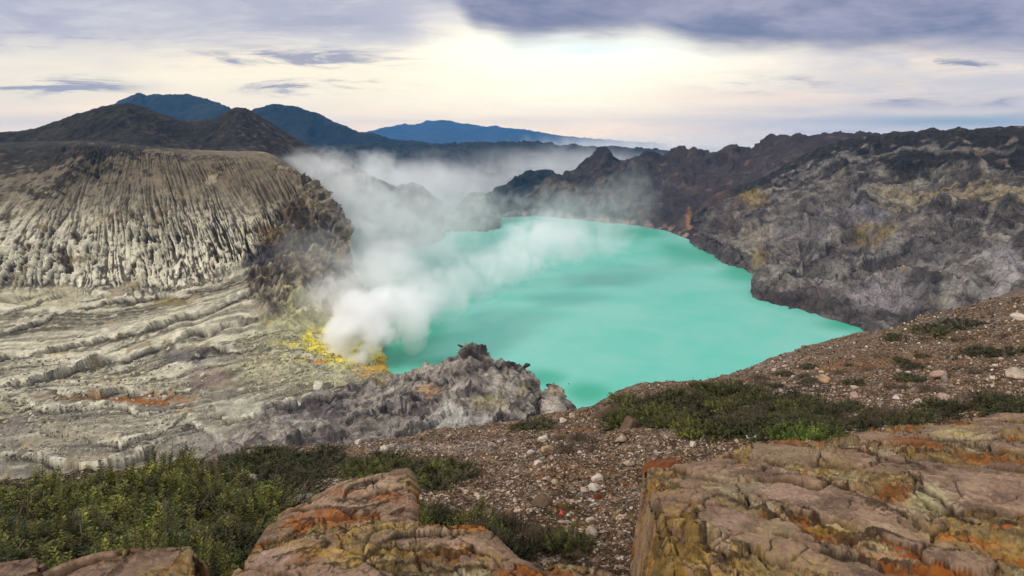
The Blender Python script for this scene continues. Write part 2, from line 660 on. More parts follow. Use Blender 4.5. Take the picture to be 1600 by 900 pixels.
# ---- left crater wall with gullies and the crater floor below it
def build_left():
    rows = [
        [P(-300, 225, 1000), P(0, 225, 1000), P(110, 222, 1000), P(180, 226, 1000), P(245, 232, 1000), P(310, 236, 1000), P(370, 238, 1000), P(415, 242, 980), P(480, 284, 900), P(548, 372, 800)],
        [P(-200, 240, 800), P(75, 228, 790), P(150, 227, 782), P(205, 232, 778), P(255, 237, 776), P(306, 240, 776), P(362, 243, 776), P(427, 247, 778), P(486, 290, 745), P(541, 366, 700)],
        [P(-310, 345, 690), P(-10, 335, 680), P(104, 335, 672), P(190, 338, 668), P(278, 335, 670), P(348, 330, 685), P(416, 335, 690), P(478, 352, 690), P(522, 380, 678), P(553, 410, 662)],
        [P(-400, 455, 600), P(-90, 445, 590), P(70, 450, 578), P(190, 452, 575), P(300, 440, 585), P(382, 420, 600), P(440, 408, 620), P(500, 430, 625), P(540, 442, 640), P(566, 455, 640)],
        [P(-420, 530, 520), P(-100, 515, 512), P(70, 512, 512), P(190, 500, 520), P(300, 478, 535), P(388, 455, 560), P(446, 455, 578), P(505, 480, 580), P(545, 490, 580), P(585, 500, 585)],
        [P(-420, 600, 440), P(-100, 585, 440), P(60, 580, 440), P(180, 575, 445), P(290, 555, 455), P(390, 530, 478), P(455, 530, 486), P(515, 545, 488), P(565, 555, 490), L(604, 562, -1)],
        [P(-420, 665, 360), P(-100, 655, 358), P(60, 645, 356), P(180, 640, 358), P(290, 628, 366), P(390, 612, 380), P(470, 600, 400), P(540, 594, 418), P(590, 590, 435), L(622, 590, -3)],
        [P(-420, 730, 290), P(-100, 710, 292), P(60, 700, 295), P(180, 692, 298), P(290, 680, 305), P(390, 660, 312), P(480, 645, 320), P(560, 635, 330), P(640, 630, 340), L(680, 640, -5)],
        [P(-420, 850, 190), P(-100, 830, 190), P(60, 820, 195), P(180, 800, 200), P(290, 785, 205), P(390, 770, 210), P(480, 750, 215), P(570, 740, 220), P(660, 740, 225), P(760, 760, 230)],
    ]
    s = Sheet(rows, [36, 95, 85, 78, 64, 52, 44, 40, 34], [14, 110, 110, 74, 78, 74, 66, 50])
    U, V = s.U, s.V
    base = s.p.copy()
    pxx, pyy = proj(base)
    wv = fbm(v3(U * 1.1, V * 0.8, 3.0), 4)
    # where the gullied slope breaks off into the cliff above the vents
    xl = np.interp(pyy, [240, 285, 330, 385, 425, 460], [476, 482, 446, 412, 392, 398])
    cliff = sst(pxx - xl + 14 * wv, -4, 10) * sst(pyy, 240, 262) * (1 - sst(pyy, 470, 520)) * sst(pxx, 370, 400)
    # gullies
    w2 = fbm(v3(U * 4, V * 2.5, 9.0), 3)
    wu = fbm(v3(U * 1.5, V * 0.32, 13.0), 4)
    w3 = fbm(v3(U * 5.0, V * 1.0, 23.0), 4)
    t = U * 5.2 + 3.0 * wu + 0.55 * w3 + 0.35 * w2 * sst(V, 1.2, 2.6) + 0.6 * w2 * sst(V, 1.0, 2.5)
    r1 = tri(t)
    t2 = U * 12.3 + 4.2 * wu + 1.5 * w3 + 0.5 * w2 * sst(V, 1.2, 2.6)
    r2 = tri(t2)
    t3 = U * 27 + 3.4 * wu + 1.6 * w3 + 1.6 * fbm(v3(U * 9, V * 3, 2.0), 3)
    r3 = tri(t3)
    chev = tri(V * 24 + r2 * 2.2 + 1.2 * w2) * r2 * (1 - r2) * 4
    grp = np.clip(0.75 + 1.3 * fbm(v3(U * 1.3, V * 1.3, 5), 4), 0.1, 1.6)
    vend = V + 0.30 * wv - 0.30 * (r1 - 0.5) - 0.10 * (r2 - 0.5)
    gm = sst(V, 1.0, 1.10) * (1 - sst(vend, 2.93, 3.06)) * (1 - cliff)
    dep = 3.0 + 7.5 * sst(V, 1.05, 2.6)
    brk = np.clip(0.75 + 1.1 * fbm(v3(U * 7, V * 7, 31.0), 3), 0.1, 1.5)
    brk1 = np.clip(0.8 + 1.2 * fbm(v3(U * 3.5, V * 2.2, 41.0), 3), 0.15, 1.6)
    cut = 0.85 * brk1 * (1 - r1) ** 2.2 + 0.55 * brk * (1 - r2) ** 2.2 + 0.34 * (1.3 - 0.5 * brk) * (1 - r3) ** 2.0
    h = gm * grp * dep * (0.45 - cut + 0.28 * (chev - 0.3) * sst(V, 1.7, 2.6))
    # strata ledges
    sm = sst(vend, 2.93, 3.06) * (1 - cliff)
    q = V * 4.2 + 0.34 * U + 0.8 * fbm(v3(U * 0.9, V * 1.2, 1.0), 3, gain=0.4)
    f = q - np.floor(q)
    saw = np.where(f < 0.82, f / 0.82, 1 - (f - 0.82) / 0.18)
    q2 = q * 3.1 + 0.25 * w2
    f2 = q2 - np.floor(q2)
    saw2 = np.where(f2 < 0.75, f2 / 0.75, 1 - (f2 - 0.75) / 0.25)
    lit = 0.6 + 0.6 * fbm(v3(U * 1.7, V * 2.2, 12), 3)
    h += sm * (3.0 * (saw - 0.5) + 1.7 * (saw2 - 0.5)) * np.clip(lit, 0.1, 1.4)
    pxx, pyy = proj(base)
    lh, llip, lund = ledges(pxx, pyy, fbm(base / 40.0, 3, gain=0.4), [
        ([(-60, 540), (0, 518), (100, 488), (180, 470), (290, 462), (380, 430), (440, 402)], 5.0, 16, 8),
        ([(-60, 500), (0, 490), (60, 474), (150, 468), (200, 470)], 3.0, 6, 4), ([(-60, 476), (0, 470), (70, 462), (150, 456)], 3.0, 6, 4),
        ([(-60, 570), (0, 560), (120, 540), (230, 520), (290, 505), (350, 480), (400, 450), (430, 430)], 5.0, 14, 9),
        ([(-60, 612), (0, 602), (100, 585), (200, 560), (270, 535), (330, 520), (400, 500)], 6.0, 12, 12),
        ([(20, 600), (60, 612), (130, 615), (200, 618), (290, 608), (360, 622)], 3.5, 10, 5),
        ([(-40, 632), (20, 628), (60, 636), (150, 636), (230, 652), (300, 634)], 3.5, 12, 6),
        ([(60, 668), (140, 684), (190, 702), (240, 682), (290, 655)], 4.0, 16, 7),
        ([(-60, 716), (0, 716), (60, 718), (130, 738), (200, 718), (300, 676)], 4.0, 14, 7),
        ([(320, 640), (380, 664), (440, 642), (500, 634), (560, 622)], 5.0, 16, 12),
        ([(250, 670), (300, 664), (360, 690), (420, 684)], 3.0, 14, 7),
        ([(290, 560), (330, 545), (380, 548), (430, 540)], 4.0, 8, 10)], 11.0)
    h += 1.35 * lh * sst(V, 2.9, 3.3) * np.clip(0.7 + 1.0 * fbm(base / 22.0, 3), 0.0, 1.3)
    # craggy end of the wall above the vents
    cm = np.maximum(sst(U, 7.0, 7.8) * (1 - sst(V, 4.2, 5.0)) * sst(V, 0.8, 1.3), cliff)
    h -= 6.0 * cliff * np.exp(-np.maximum(pxx - xl, 0) / 25.0)
    pw = base / 38.0
    h += cm * (10.0 * (ridged(pw * np.array([1.6, 1, 0.7]), 5) - 0.5) + 4.0 * (ridged(base / 13.0, 4) - 0.5))
    wp = base + 3.0 * v3(fbm(base / 9.0, 3), fbm(base / 9.0 + 50, 3), fbm(base / 9.0 + 90, 3))
    fm = np.clip(cm + 0.13 * sm, 0, 1)
    h += fm * (2.6 * facets(wp / v3(13, 20, 15)) + 1.1 * facets(wp / v3(4.5, 7, 5)))
    # general roughness
    h += 0.7 * fbm(base / 12.0, 4) + 0.35 * fbm(base / 2.6, 2)
    h += sm * 0.9 * np.maximum(ridged(base / 16.0, 4) - 0.6, 0)
    s.push(h)
    px, py = proj(base)
    nz = fbm(base / 30.0, 5)
    nf = fbm(base / 6.0, 3)
    pale, brown, olive = rgb(226, 218, 192), rgb(100, 88, 71), rgb(150, 142, 120)
    c = np.broadcast_to(brown, base.shape).copy()
    up = sst(V, 1.4, 2.75)
    c = blend(c, rgb(132, 118, 94), 0.6 + 0.6 * nz)
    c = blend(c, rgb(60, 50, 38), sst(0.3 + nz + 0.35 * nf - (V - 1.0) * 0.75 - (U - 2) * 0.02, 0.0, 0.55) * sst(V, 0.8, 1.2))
    ridge = sst(0.62 - cut + 0.25 * chev + 0.45 * nf, 0.05, 0.45)
    c = blend(c, pale, ridge * up * gm * (0.95 - 0.35 * sst(U, 5, 6.5)))
    c = blend(c, rgb(70, 60, 47), (1 - ridge) * up * gm * 0.75)
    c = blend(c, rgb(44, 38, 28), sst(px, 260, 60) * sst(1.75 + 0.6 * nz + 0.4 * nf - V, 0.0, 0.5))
    # strata colours
    sc = np.broadcast_to(olive, base.shape).copy()
    bed = fbm(v3(q * 2.3, U * 0.3, 0.5), 4)
    sc = blend(sc, rgb(206, 198, 172), sst(bed, -0.05, 0.45))
    sc = blend(sc, rgb(84, 74, 58), sst(-bed + 0.3 * nf, 0.05, 0.4) * 0.85)
    sc = blend(sc, rgb(124, 115, 102), sst(V, 5.2, 6.2) * 0.6)
    sc = blend(sc, rgb(205, 196, 172), sst(saw + 0.35 * nf, 0.86, 1.05) * 0.7)
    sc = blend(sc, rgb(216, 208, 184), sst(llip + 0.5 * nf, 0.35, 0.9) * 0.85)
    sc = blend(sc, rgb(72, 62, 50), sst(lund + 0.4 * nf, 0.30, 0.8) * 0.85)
    c = blend(c, sc, sm)
    SUL, ORA = rgb(188, 182, 104), rgb(150, 88, 22)
    c = blend(c, rgb(66, 57, 45), np.exp(-((vend - 3.07) / 0.10) ** 2) * sst(pxx, 420, 330) * 0.85)
    rk = blend(np.broadcast_to(rgb(124, 112, 95), base.shape).copy(), rgb(184, 172, 144), sst(nf + 0.5 * nz, 0.0, 0.5) * 0.8)
    rk = blend(rk, rgb(58, 50, 46), sst(-nf - 0.4 * nz, 0.0, 0.4) * 0.8)
    c = blend(c, rk, np.clip(cm, 0, 1) * 0.85)
    c = spots(c, px, py, nz, [
        (490, 500, 70, 55, rgb(190, 184, 138), 0.8), (450, 520, 60, 40, rgb(178, 172, 134), 0.6),
        (515, 540, 60, 30, rgb(232, 218, 110), 0.9), (535, 548, 78, 34, rgb(250, 230, 84), 0.95), (575, 580, 30, 10, rgb(232, 170, 40), 0.95),
        (498, 566, 16, 6, rgb(230, 140, 20), 1.0), (600, 572, 16, 14, rgb(226, 176, 40), 0.9),
        (470, 580, 120, 18, rgb(190, 184, 150), 0.8),
        (470, 345, 50, 40, rgb(96, 82, 66), 0.6), (440, 395, 50, 22, rgb(78, 68, 64), 0.7), (545, 385, 14, 34, rgb(150, 138, 112), 0.6), (420, 365, 30, 24, rgb(104, 80, 42), 0.8), (455, 335, 26, 20, rgb(80, 64, 46), 0.8), (410, 405, 34, 18, rgb(66, 60, 64), 0.85),
        (470, 420, 40, 30, rgb(160, 146, 120), 0.5), (500, 400, 30, 30, rgb(150, 140, 122), 0.6), (530, 400, 18, 30, rgb(166, 148, 90), 0.6),
        (520, 460, 40, 22, rgb(110, 98, 90), 0.7),
        (225, 626, 62, 9, ORA, 0.95), (100, 622, 55, 6, rgb(120, 78, 30), 0.8), (260, 470, 40, 10, rgb(150, 130, 84), 0.6),
        (300, 560, 60, 14, rgb(96, 90, 90), 0.75), (320, 590, 36, 18, rgb(140, 116, 106), 0.6),
        (20, 660, 40, 30, rgb(120, 104, 98), 0.5), (380, 640, 60, 20, rgb(196, 190, 168), 0.7), (120, 680, 70, 16, rgb(176, 164, 138), 0.6),
        (330, 690, 70, 26, rgb(150, 142, 132), 0.7), (60, 470, 90, 22, rgb(190, 180, 148), 0.7),
    ])
    lim = 1.50 - 0.50 * sst(px, 60, 330)
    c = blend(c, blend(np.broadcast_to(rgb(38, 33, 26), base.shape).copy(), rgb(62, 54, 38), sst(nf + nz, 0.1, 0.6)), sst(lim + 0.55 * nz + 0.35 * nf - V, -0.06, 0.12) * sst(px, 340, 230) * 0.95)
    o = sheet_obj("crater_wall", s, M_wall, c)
    tag(o, "pale gullied ash wall and layered crater floor on the left of the lake", "crater wall", kind="structure")
    return s


S_left = build_left()


# ---- dark hill behind the left rim
def build_hill():
    top = [(-420, 230, 1000), (-200, 222, 1000), (0, 209, 1020), (60, 202, 1030), (105, 188, 1040), (150, 172, 1060), (200, 164, 1080), (240, 173, 1100), (290, 188, 1120), (335, 188, 1130), (375, 171, 1120), (410, 184, 1140), (455, 213, 1180), (525, 245, 1240), (600, 284, 1320), (680, 318, 1400), (730, 350, 1450)]
    bot = [(-420, 262, 860), (-200, 262, 850), (0, 250, 840), (60, 246, 830), (105, 242, 830), (150, 240, 830), (200, 241, 830), (240, 244, 840), (290, 248, 850), (335, 250, 860), (375, 252, 860), (410, 256, 870), (450, 275, 890), (510, 320, 930), (585, 355, 1000), (660, 375, 1080), (720, 380, 1150)]
    T = [P(*a) for a in top]
    B = [P(*a) for a in bot]
    mid = [0.5 * a + 0.5 * b - np.array([0, 0, 0.03 * np.linalg.norm(a - b)]) for a, b in zip(T, B)]
    back = [a + np.array([0, 220, -110]) for a in T]
    low = [b + np.array([0, -40, -45]) for b in B]
    s = Sheet([back, T, mid, B, low], 26, [10, 40, 36, 10])
    base = s.p.copy()
    vm = sst(s.V, 0.4, 1.0)
    h = 9 * fbm(base / 90, 4) + 5 * (ridged(base / v3(30, 60, 60), 4) - 0.8) * sst(s.V, 1.05, 1.5) + 2.2 * fbm(base / 9, 3)
    s.push(h * vm * 0.6)
    # shrubby skyline
    s.p[..., 2] += 2.6 * np.maximum(fbm(base / 6.5, 2) - 0.05, 0) * np.exp(-((s.V - 1) / 0.12) ** 2)
    px, py = proj(base)
    nz = fbm(base / 50, 5)
    nf = fbm(base / 10, 4)
    c = np.broadcast_to(rgb(38, 33, 26), base.shape).copy()
    c = blend(c, rgb(52, 46, 29), sst(nz + nf, 0.1, 0.7))
    c = blend(c, rgb(76, 64, 52), sst(nf + 0.5 * nz + (s.V - 2.2) * 0.35, 0.1, 0.8) * sst(px, 180, 260))
    c = blend(c, rgb(70, 54, 46), sst(px, 370, 460) * (0.5 + nf) * 0.9)
    c = blend(c, rgb(96, 84, 72), sst(nf, 0.25, 0.7) * sst(px, 360, 400) * 0.8)
    c = blend(c, rgb(120, 104, 84), sst(s.V, 2.75, 2.95) * sst(px, 220, 280) * 0.9)
    o = sheet_obj("hill", s, M_hill, c)
    tag(o, "dark scrubby hill rising behind the left crater rim, with two low summits", "hill", kind="structure")


build_hill()


# ---- right crater wall
def build_right():
    rim = [(1072, 374, 1215), (1088, 335, 1230), (1128, 301, 1220), (1190, 282, 1200), (1232, 258, 1180), (1290, 232, 1130), (1340, 219, 1080), (1400, 209, 1000), (1500, 205, 920), (1620, 199, 850), (1950, 190, 720)]
    r2 = [(1076, 377, 1195), (1094, 355, 1175), (1136, 325, 1150), (1196, 306, 1110), (1245, 290, 1070), (1300, 272, 1030), (1350, 266, 980), (1420, 264, 900), (1510, 262, 830), (1630, 262, 770), (1950, 262, 660)]
    r3 = [(1079, 379, 1175), (1104, 374, 1125), (1145, 360, 1070), (1206, 350, 1015), (1260, 340, 975), (1315, 330, 930), (1370, 330, 880), (1435, 330, 820), (1520, 330, 760), (1640, 330, 700), (1950, 330, 600)]
    r4 = [(1080, 381, 1165), (1112, 388, 1075), (1148, 395, 985), (1208, 405, 905), (1232, 415, 830), (1290, 410, 800), (1360, 405, 760), (1440, 395, 715), (1530, 390, 680), (1650, 390, 630), (1950, 390, 540)]
    ft = [L(1082, 379), L(1108, 393), L(1136, 411), L(1197, 438), L(1186, 466), L(1262, 487), L(1335, 503), L(1374, 521), P(1520, 510, 520), P(1660, 490, 490), P(1950, 480, 420)]
    r45 = [0.5 * P(*a) + 0.5 * b + np.array([0, 0, 4]) for a, b in zip(r4, ft)]
    back = [P(*a) + np.array([30, 200, -40]) for a in rim]
    low = [b + np.array([-6, -25, -22]) for b in ft]
    s = Sheet([back, [P(*a) for a in rim], [P(*a) for a in r2], [P(*a) for a in r3], [P(*a) for a in r4], r45, ft, low],
              [26, 34, 42, 38, 42, 42, 44, 52, 56, 50], [8, 62, 62, 62, 44, 44, 10])
    base = s.p.copy()
    U, V = s.U, s.V
    vm = sst(V, 0.55, 1.1)
    h = 24 * (ridged(base / v3(95, 120, 170) + 3, 4) - 0.7) * (0.25 + 0.75 * sst(V, 1.3, 2.8))
    h += 6 * (ridged(base / v3(26, 34, 40), 4) - 0.7)
    dq = base[..., 0] * 0.05 - base[..., 2] * 0.055 + 1.4 * fbm(base / 90, 3)
    f = dq - np.floor(dq)
    h += 8.0 * (np.where(f < 0.8, f / 0.8, (1 - f) / 0.2) - 0.5) * sst(V, 2.0, 3.2)
    h += 2.2 * fbm(base / 8, 3)
    wp = base + 9 * v3(fbm(base / 40, 4), fbm(base / 40 + 50, 4), fbm(base / 40 + 90, 4))
    h += (7.0 * facets(wp / v3(48, 66, 58)) + 3.0 * facets(wp / v3(15, 24, 17))) * (0.15 + 0.85 * sst(V, 1.15, 1.9))
    px, py = proj(base)
    lh, llip, lund = ledges(px, py, fbm(base / 40, 5), [
        ([(1185, 470), (1235, 440), (1290, 395), (1310, 368)], 12, 16, 18), ([(1230, 480), (1290, 440), (1380, 410), (1460, 380), (1540, 366)], 12, 16, 12),
        ([(1100, 372), (1130, 350), (1165, 352), (1190, 362)], 12, 14, 14), ([(1165, 420), (1195, 395), (1230, 370)], 8, 12, 10),
        ([(1240, 405), (1262, 370), (1272, 330)], 9, 10, 12), ([(1290, 325), (1340, 312), (1400, 318), (1500, 332), (1640, 334)], 10, 16, 10),
        ([(1180, 300), (1240, 282), (1320, 258), (1400, 245), (1500, 240), (1640, 244)], 8, 14, 9), ([(1330, 470), (1400, 440), (1470, 420), (1600, 400)], 8, 14, 10),
        ([(1440, 345), (1490, 350), (1530, 345), (1600, 372)], 8, 10, 8), ([(1150, 330), (1190, 318), (1260, 305), (1330, 290)], 8, 10, 8),
        ([(1300, 490), (1360, 470), (1450, 455)], 7, 10, 8), ([(1090, 385), (1118, 380), (1150, 395), (1180, 425)], 9, 10, 8)], 9.0)
    h += lh * 0.9
    s.push(h * vm * 0.72 * (1 - 0.45 * sst(V, 5.2, 6.2)))
    nz = fbm(base / 70, 5)
    nf = fbm(base / 14, 4)
    c = np.broadcast_to(rgb(106, 97, 89), base.shape).copy()
    beds = fbm(v3(dq * 2.2, base[..., 1] * 0.004, 3.0), 4)
    c = blend(c, rgb(148, 138, 124), sst(beds + 0.3 * nf, 0.0, 0.45) * 0.8)
    c = blend(c, rgb(66, 58, 53), sst(-beds + 0.3 * nf, 0.05, 0.45) * 0.75)
    c = blend(c, rgb(146, 138, 130), sst(nz + 0.4 * nf, 0.0, 0.6) * sst(V, 2.5, 4))
    c = blend(c, rgb(66, 57, 52), sst(-nz + 0.3 * nf, 0.0, 0.5) * 0.85)
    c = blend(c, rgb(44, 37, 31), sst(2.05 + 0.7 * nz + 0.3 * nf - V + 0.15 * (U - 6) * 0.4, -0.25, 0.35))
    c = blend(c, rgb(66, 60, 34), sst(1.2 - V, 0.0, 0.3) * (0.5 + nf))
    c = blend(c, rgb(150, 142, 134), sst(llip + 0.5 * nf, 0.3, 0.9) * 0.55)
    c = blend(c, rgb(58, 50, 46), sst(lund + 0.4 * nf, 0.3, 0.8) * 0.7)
    bnd = np.exp(-((py - 312 - 0.02 * (px - 1400)) / 22) ** 2) * sst(px, 1330, 1400)
    c = blend(c, rgb(150, 134, 104), sst(bnd + 0.8 * nf, 0.45, 1.1) * 0.85)
    YE = rgb(126, 104, 52)
    c = spots(c, px, py, nz * 0.9 + 0.4 * nf, [
        (1365, 362, 45, 26, YE, 0.75), (1190, 408, 20, 16, rgb(140, 120, 60), 0.6), (1180, 310, 30, 14, rgb(140, 116, 60), 0.7),
        (1185, 375, 26, 28, rgb(150, 138, 118), 0.7), (1340, 330, 60, 14, rgb(128, 122, 128), 0.7), (1270, 360, 60, 30, rgb(120, 112, 108), 0.5),
        (1420, 440, 14, 10, rgb(150, 124, 66), 0.4), (1390, 470, 70, 26, rgb(150, 140, 140), 0.7), (1580, 430, 40, 40, rgb(160, 152, 152), 0.6),
        (1250, 470, 60, 14, rgb(78, 66, 62), 0.8), (1130, 350, 30, 24, rgb(92, 76, 66), 0.7), (1120, 310, 30, 20, rgb(92, 70, 62), 0.7),
        (1480, 400, 80, 14, rgb(80, 72, 70), 0.6)])
    c = blend(c, rgb(70, 58, 54), np.exp(-((base[..., 2] - 1.5) / 3.0) ** 2) * 0.7)
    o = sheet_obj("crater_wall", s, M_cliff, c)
    tag(o, "rugged grey and brown crater cliff dropping into the lake on the right", "crater wall", kind="structure")
    return s


S_right = build_right()


# ---- far crater wall
def build_back():
    rim = [(742, 338, 1490), (792, 328, 1520), (822, 308, 1560), (858, 286, 1590), (895, 266, 1610), (918, 250, 1610), (940, 239, 1610), (957, 249, 1620), (978, 257, 1630), (1010, 247, 1650), (1040, 246, 1680), (1080, 237, 1700), (1110, 247, 1700), (1142, 235, 1690), (1172, 238, 1670), (1215, 219, 1640), (1320, 217, 1560), (1460, 213, 1450)]
    ft = [(738, 341), (785, 339.5), (815, 338.5), (850, 338.5), (885, 341), (905, 343), (930, 345.5), (952, 348), (975, 350), (1000, 353), (1025, 357), (1052, 363), (1080, 374), (1105, 383), (1140, 390), (1190, 400), (1300, 410), (1420, 420)]
    T = [P(*a) for a in rim]
    B = [L(*a) for a in ft]
    m1 = [0.62 * a + 0.38 * b + np.array([0, -15, 12]) for a, b in zip(T, B)]
    m2 = [0.28 * a + 0.72 * b + np.array([0, 0, 4]) for a, b in zip(T, B)]
    back = [a + np.array([0, 260, -130]) for a in T]
    low = [b + np.array([0, -30, -18]) for b in B]
    s = Sheet([back, T, m1, m2, B, low], 24, [8, 44, 44, 36, 8])
    base = s.p.copy()
    V = s.V
    vm = sst(V, 0.5, 1.15)
    thin = 0.35 + 0.65 * sst(base[..., 0], -60, 60)
    h = 20 * (ridged(base / v3(120, 170, 220) + 1, 5) - 0.7) + 7 * (ridged(base / v3(40, 60, 60), 4) - 0.7) + 3 * fbm(base / 12, 3) + 7 * facets(base / v3(40, 70, 60))
    s.push(h * vm * thin * 0.7 * (1 - 0.7 * sst(V, 3.4, 4.0)))
    s.p[..., 2] += 5 * fbm(base / 14, 3) * np.exp(-((V - 1) / 0.2) ** 2)
    px, py = proj(base)
    nz = fbm(base / 90, 5)
    nf = fbm(base / 22, 4)
    c = np.broadcast_to(rgb(60, 52, 48), base.shape).copy()
    c = blend(c, rgb(92, 80, 72), sst(nz + 0.5 * nf, 0.05, 0.6))
    c = blend(c, rgb(48, 40, 36), sst(1.45 + 0.6 * nz - V, -0.1, 0.4))
    c = blend(c, rgb(62, 48, 45), sst(px, 1010, 1080) * 0.5)
    c = blend(c, rgb(170, 130, 120), np.exp(-((base[..., 2] - 2) / 5.0) ** 2) * sst(nf, -0.1, 0.3) * 0.8)
    c = spots(c, px, py, nf, [(860, 300, 40, 20, rgb(100, 92, 78), 0.6), (1078, 345, 5, 22, rgb(150, 110, 70), 0.7)])
    o = sheet_obj("crater_wall", s, M_back, c)
    tag(o, "dark brown jagged crater wall at the far end of the lake", "crater wall", kind="structure")


build_back()


# ---- low ridges half lost in the steam, forest plateau, mountains
def ridge(name, top, mat, c0, c1, depth, label, cat, drop, amp, ns, nu=20, base_z=-45.0, front=None):
    T = [P(*a) for a in top]
    fr = []
    for k, a in enumerate(T):
        b = a + np.array([0, -depth, 0])
        b[0] = a[0] * (a[1] - depth) / a[1]
        b[2] = base_z
        fr.append(b)
    mid = [0.6 * a + 0.4 * b - np.array([0, 0, drop * (a[2] - base_z)]) for a, b in zip(T, fr)]
    back = [np.array([a[0] * 1.02, a[1] + depth * 0.8, base_z]) for a in T]
    s = Sheet([back, T, mid, fr], nu, [12, 34, 26])
    base = s.p.copy()
    h = amp * (ridged(base / ns, 5) - 0.7) + amp * 0.35 * fbm(base / (ns * 0.16), 4)
    s.push(h * sst(s.V, 0.6, 1.25))
    s.p[..., 2] += 0.22 * amp * fbm(base / (ns * 0.1), 3) * np.exp(-((s.V - 1) / 0.3) ** 2)
    nz = fbm(base / (ns * 0.6), 5)
    c = blend(np.broadcast_to(c0, base.shape).copy(), c1, sst(nz, -0.2, 0.5))
    o = sheet_obj(name, s, mat, c)
    tag(o, label, cat, kind="structure")


G0, G1 = rgb(22, 28, 24), rgb(38, 42, 32)
ridge("hill", [(560, 345, 1330), (610, 300, 1350), (645, 288, 1370), (668, 300, 1370), (690, 318, 1380), (715, 325, 1390), (735, 306, 1400), (752, 302, 1400), (768, 318, 1405), (780, 338, 1410)],
      M_back, rgb(96, 92, 84), rgb(130, 124, 110), 160, "low grey rock knolls veiled by steam at the far left lake shore", "rock knoll", 0.0, 10, 60.0, 20, -8.0)
ridge("hill", [(700, 340, 1850), (770, 300, 1900), (806, 281, 1920), (832, 268, 1950), (858, 265, 1950), (884, 281, 1950), (930, 300, 1950), (1000, 320, 1950)],
      M_hill, G0, G1, 300, "small dark wooded hill in the steam beyond the lake", "hill", 0.05, 12, 90.0)
ridge("hill", [(260, 250, 3300), (420, 240, 3300), (560, 230, 3300), (640, 229, 3300), (700, 229, 3300), (760, 227, 3300), (820, 226, 3300), (880, 229, 3350), (960, 233, 3400), (1080, 240, 3500), (1250, 250, 3600)],
      M_hill, G0, G1, 1100, "long flat dark forest plateau behind the steam", "plateau", 0.05, 22, 160.0, 34)
ridge("mountain", [(40, 235, 4566), (120, 190, 4633), (165, 174, 4700), (200, 159, 4700), (222, 149.5, 4700), (234, 154, 4700), (252, 150.5, 4700), (275, 153, 4700), (308, 153, 4700), (334, 159, 4700), (362, 173, 4700), (420, 196, 4700), (520, 228, 4700)],
      M_far, G0, G1, 1250, "dark blue volcano with a broad jagged summit on the far left", "mountain", 0.03, 20, 330.0, 24)
ridge("mountain", [(240, 228, 4000), (320, 203, 4036), (372, 183, 4071), (400, 171, 4071), (418, 165, 4071), (440, 163.5, 4071), (462, 168, 4071), (505, 184, 4071), (545, 200, 4036), (590, 212, 4000), (640, 221, 4000), (720, 228, 3929), (860, 236, 3857)],
      M_far, G0, G1, 500, "dark blue cone with a rounded top sloping down to the right", "mountain", 0.02, 17, 300.0, 24)
ridge("mountain", [(500, 224, 14875), (560, 210, 15130), (592, 203, 15300), (625, 197, 15300), (655, 195, 15300), (672, 190.5, 15300), (690, 188.5, 15300), (712, 193, 15300), (745, 197, 15300), (790, 200, 15300), (822, 205, 15300), (870, 213, 15300), (940, 220, 15300), (1040, 226, 15300)],
      M_far, G0, G1, 3200, "pale blue mountain range far away on the horizon", "mountain", 0.04, 44, 750.0, 24)


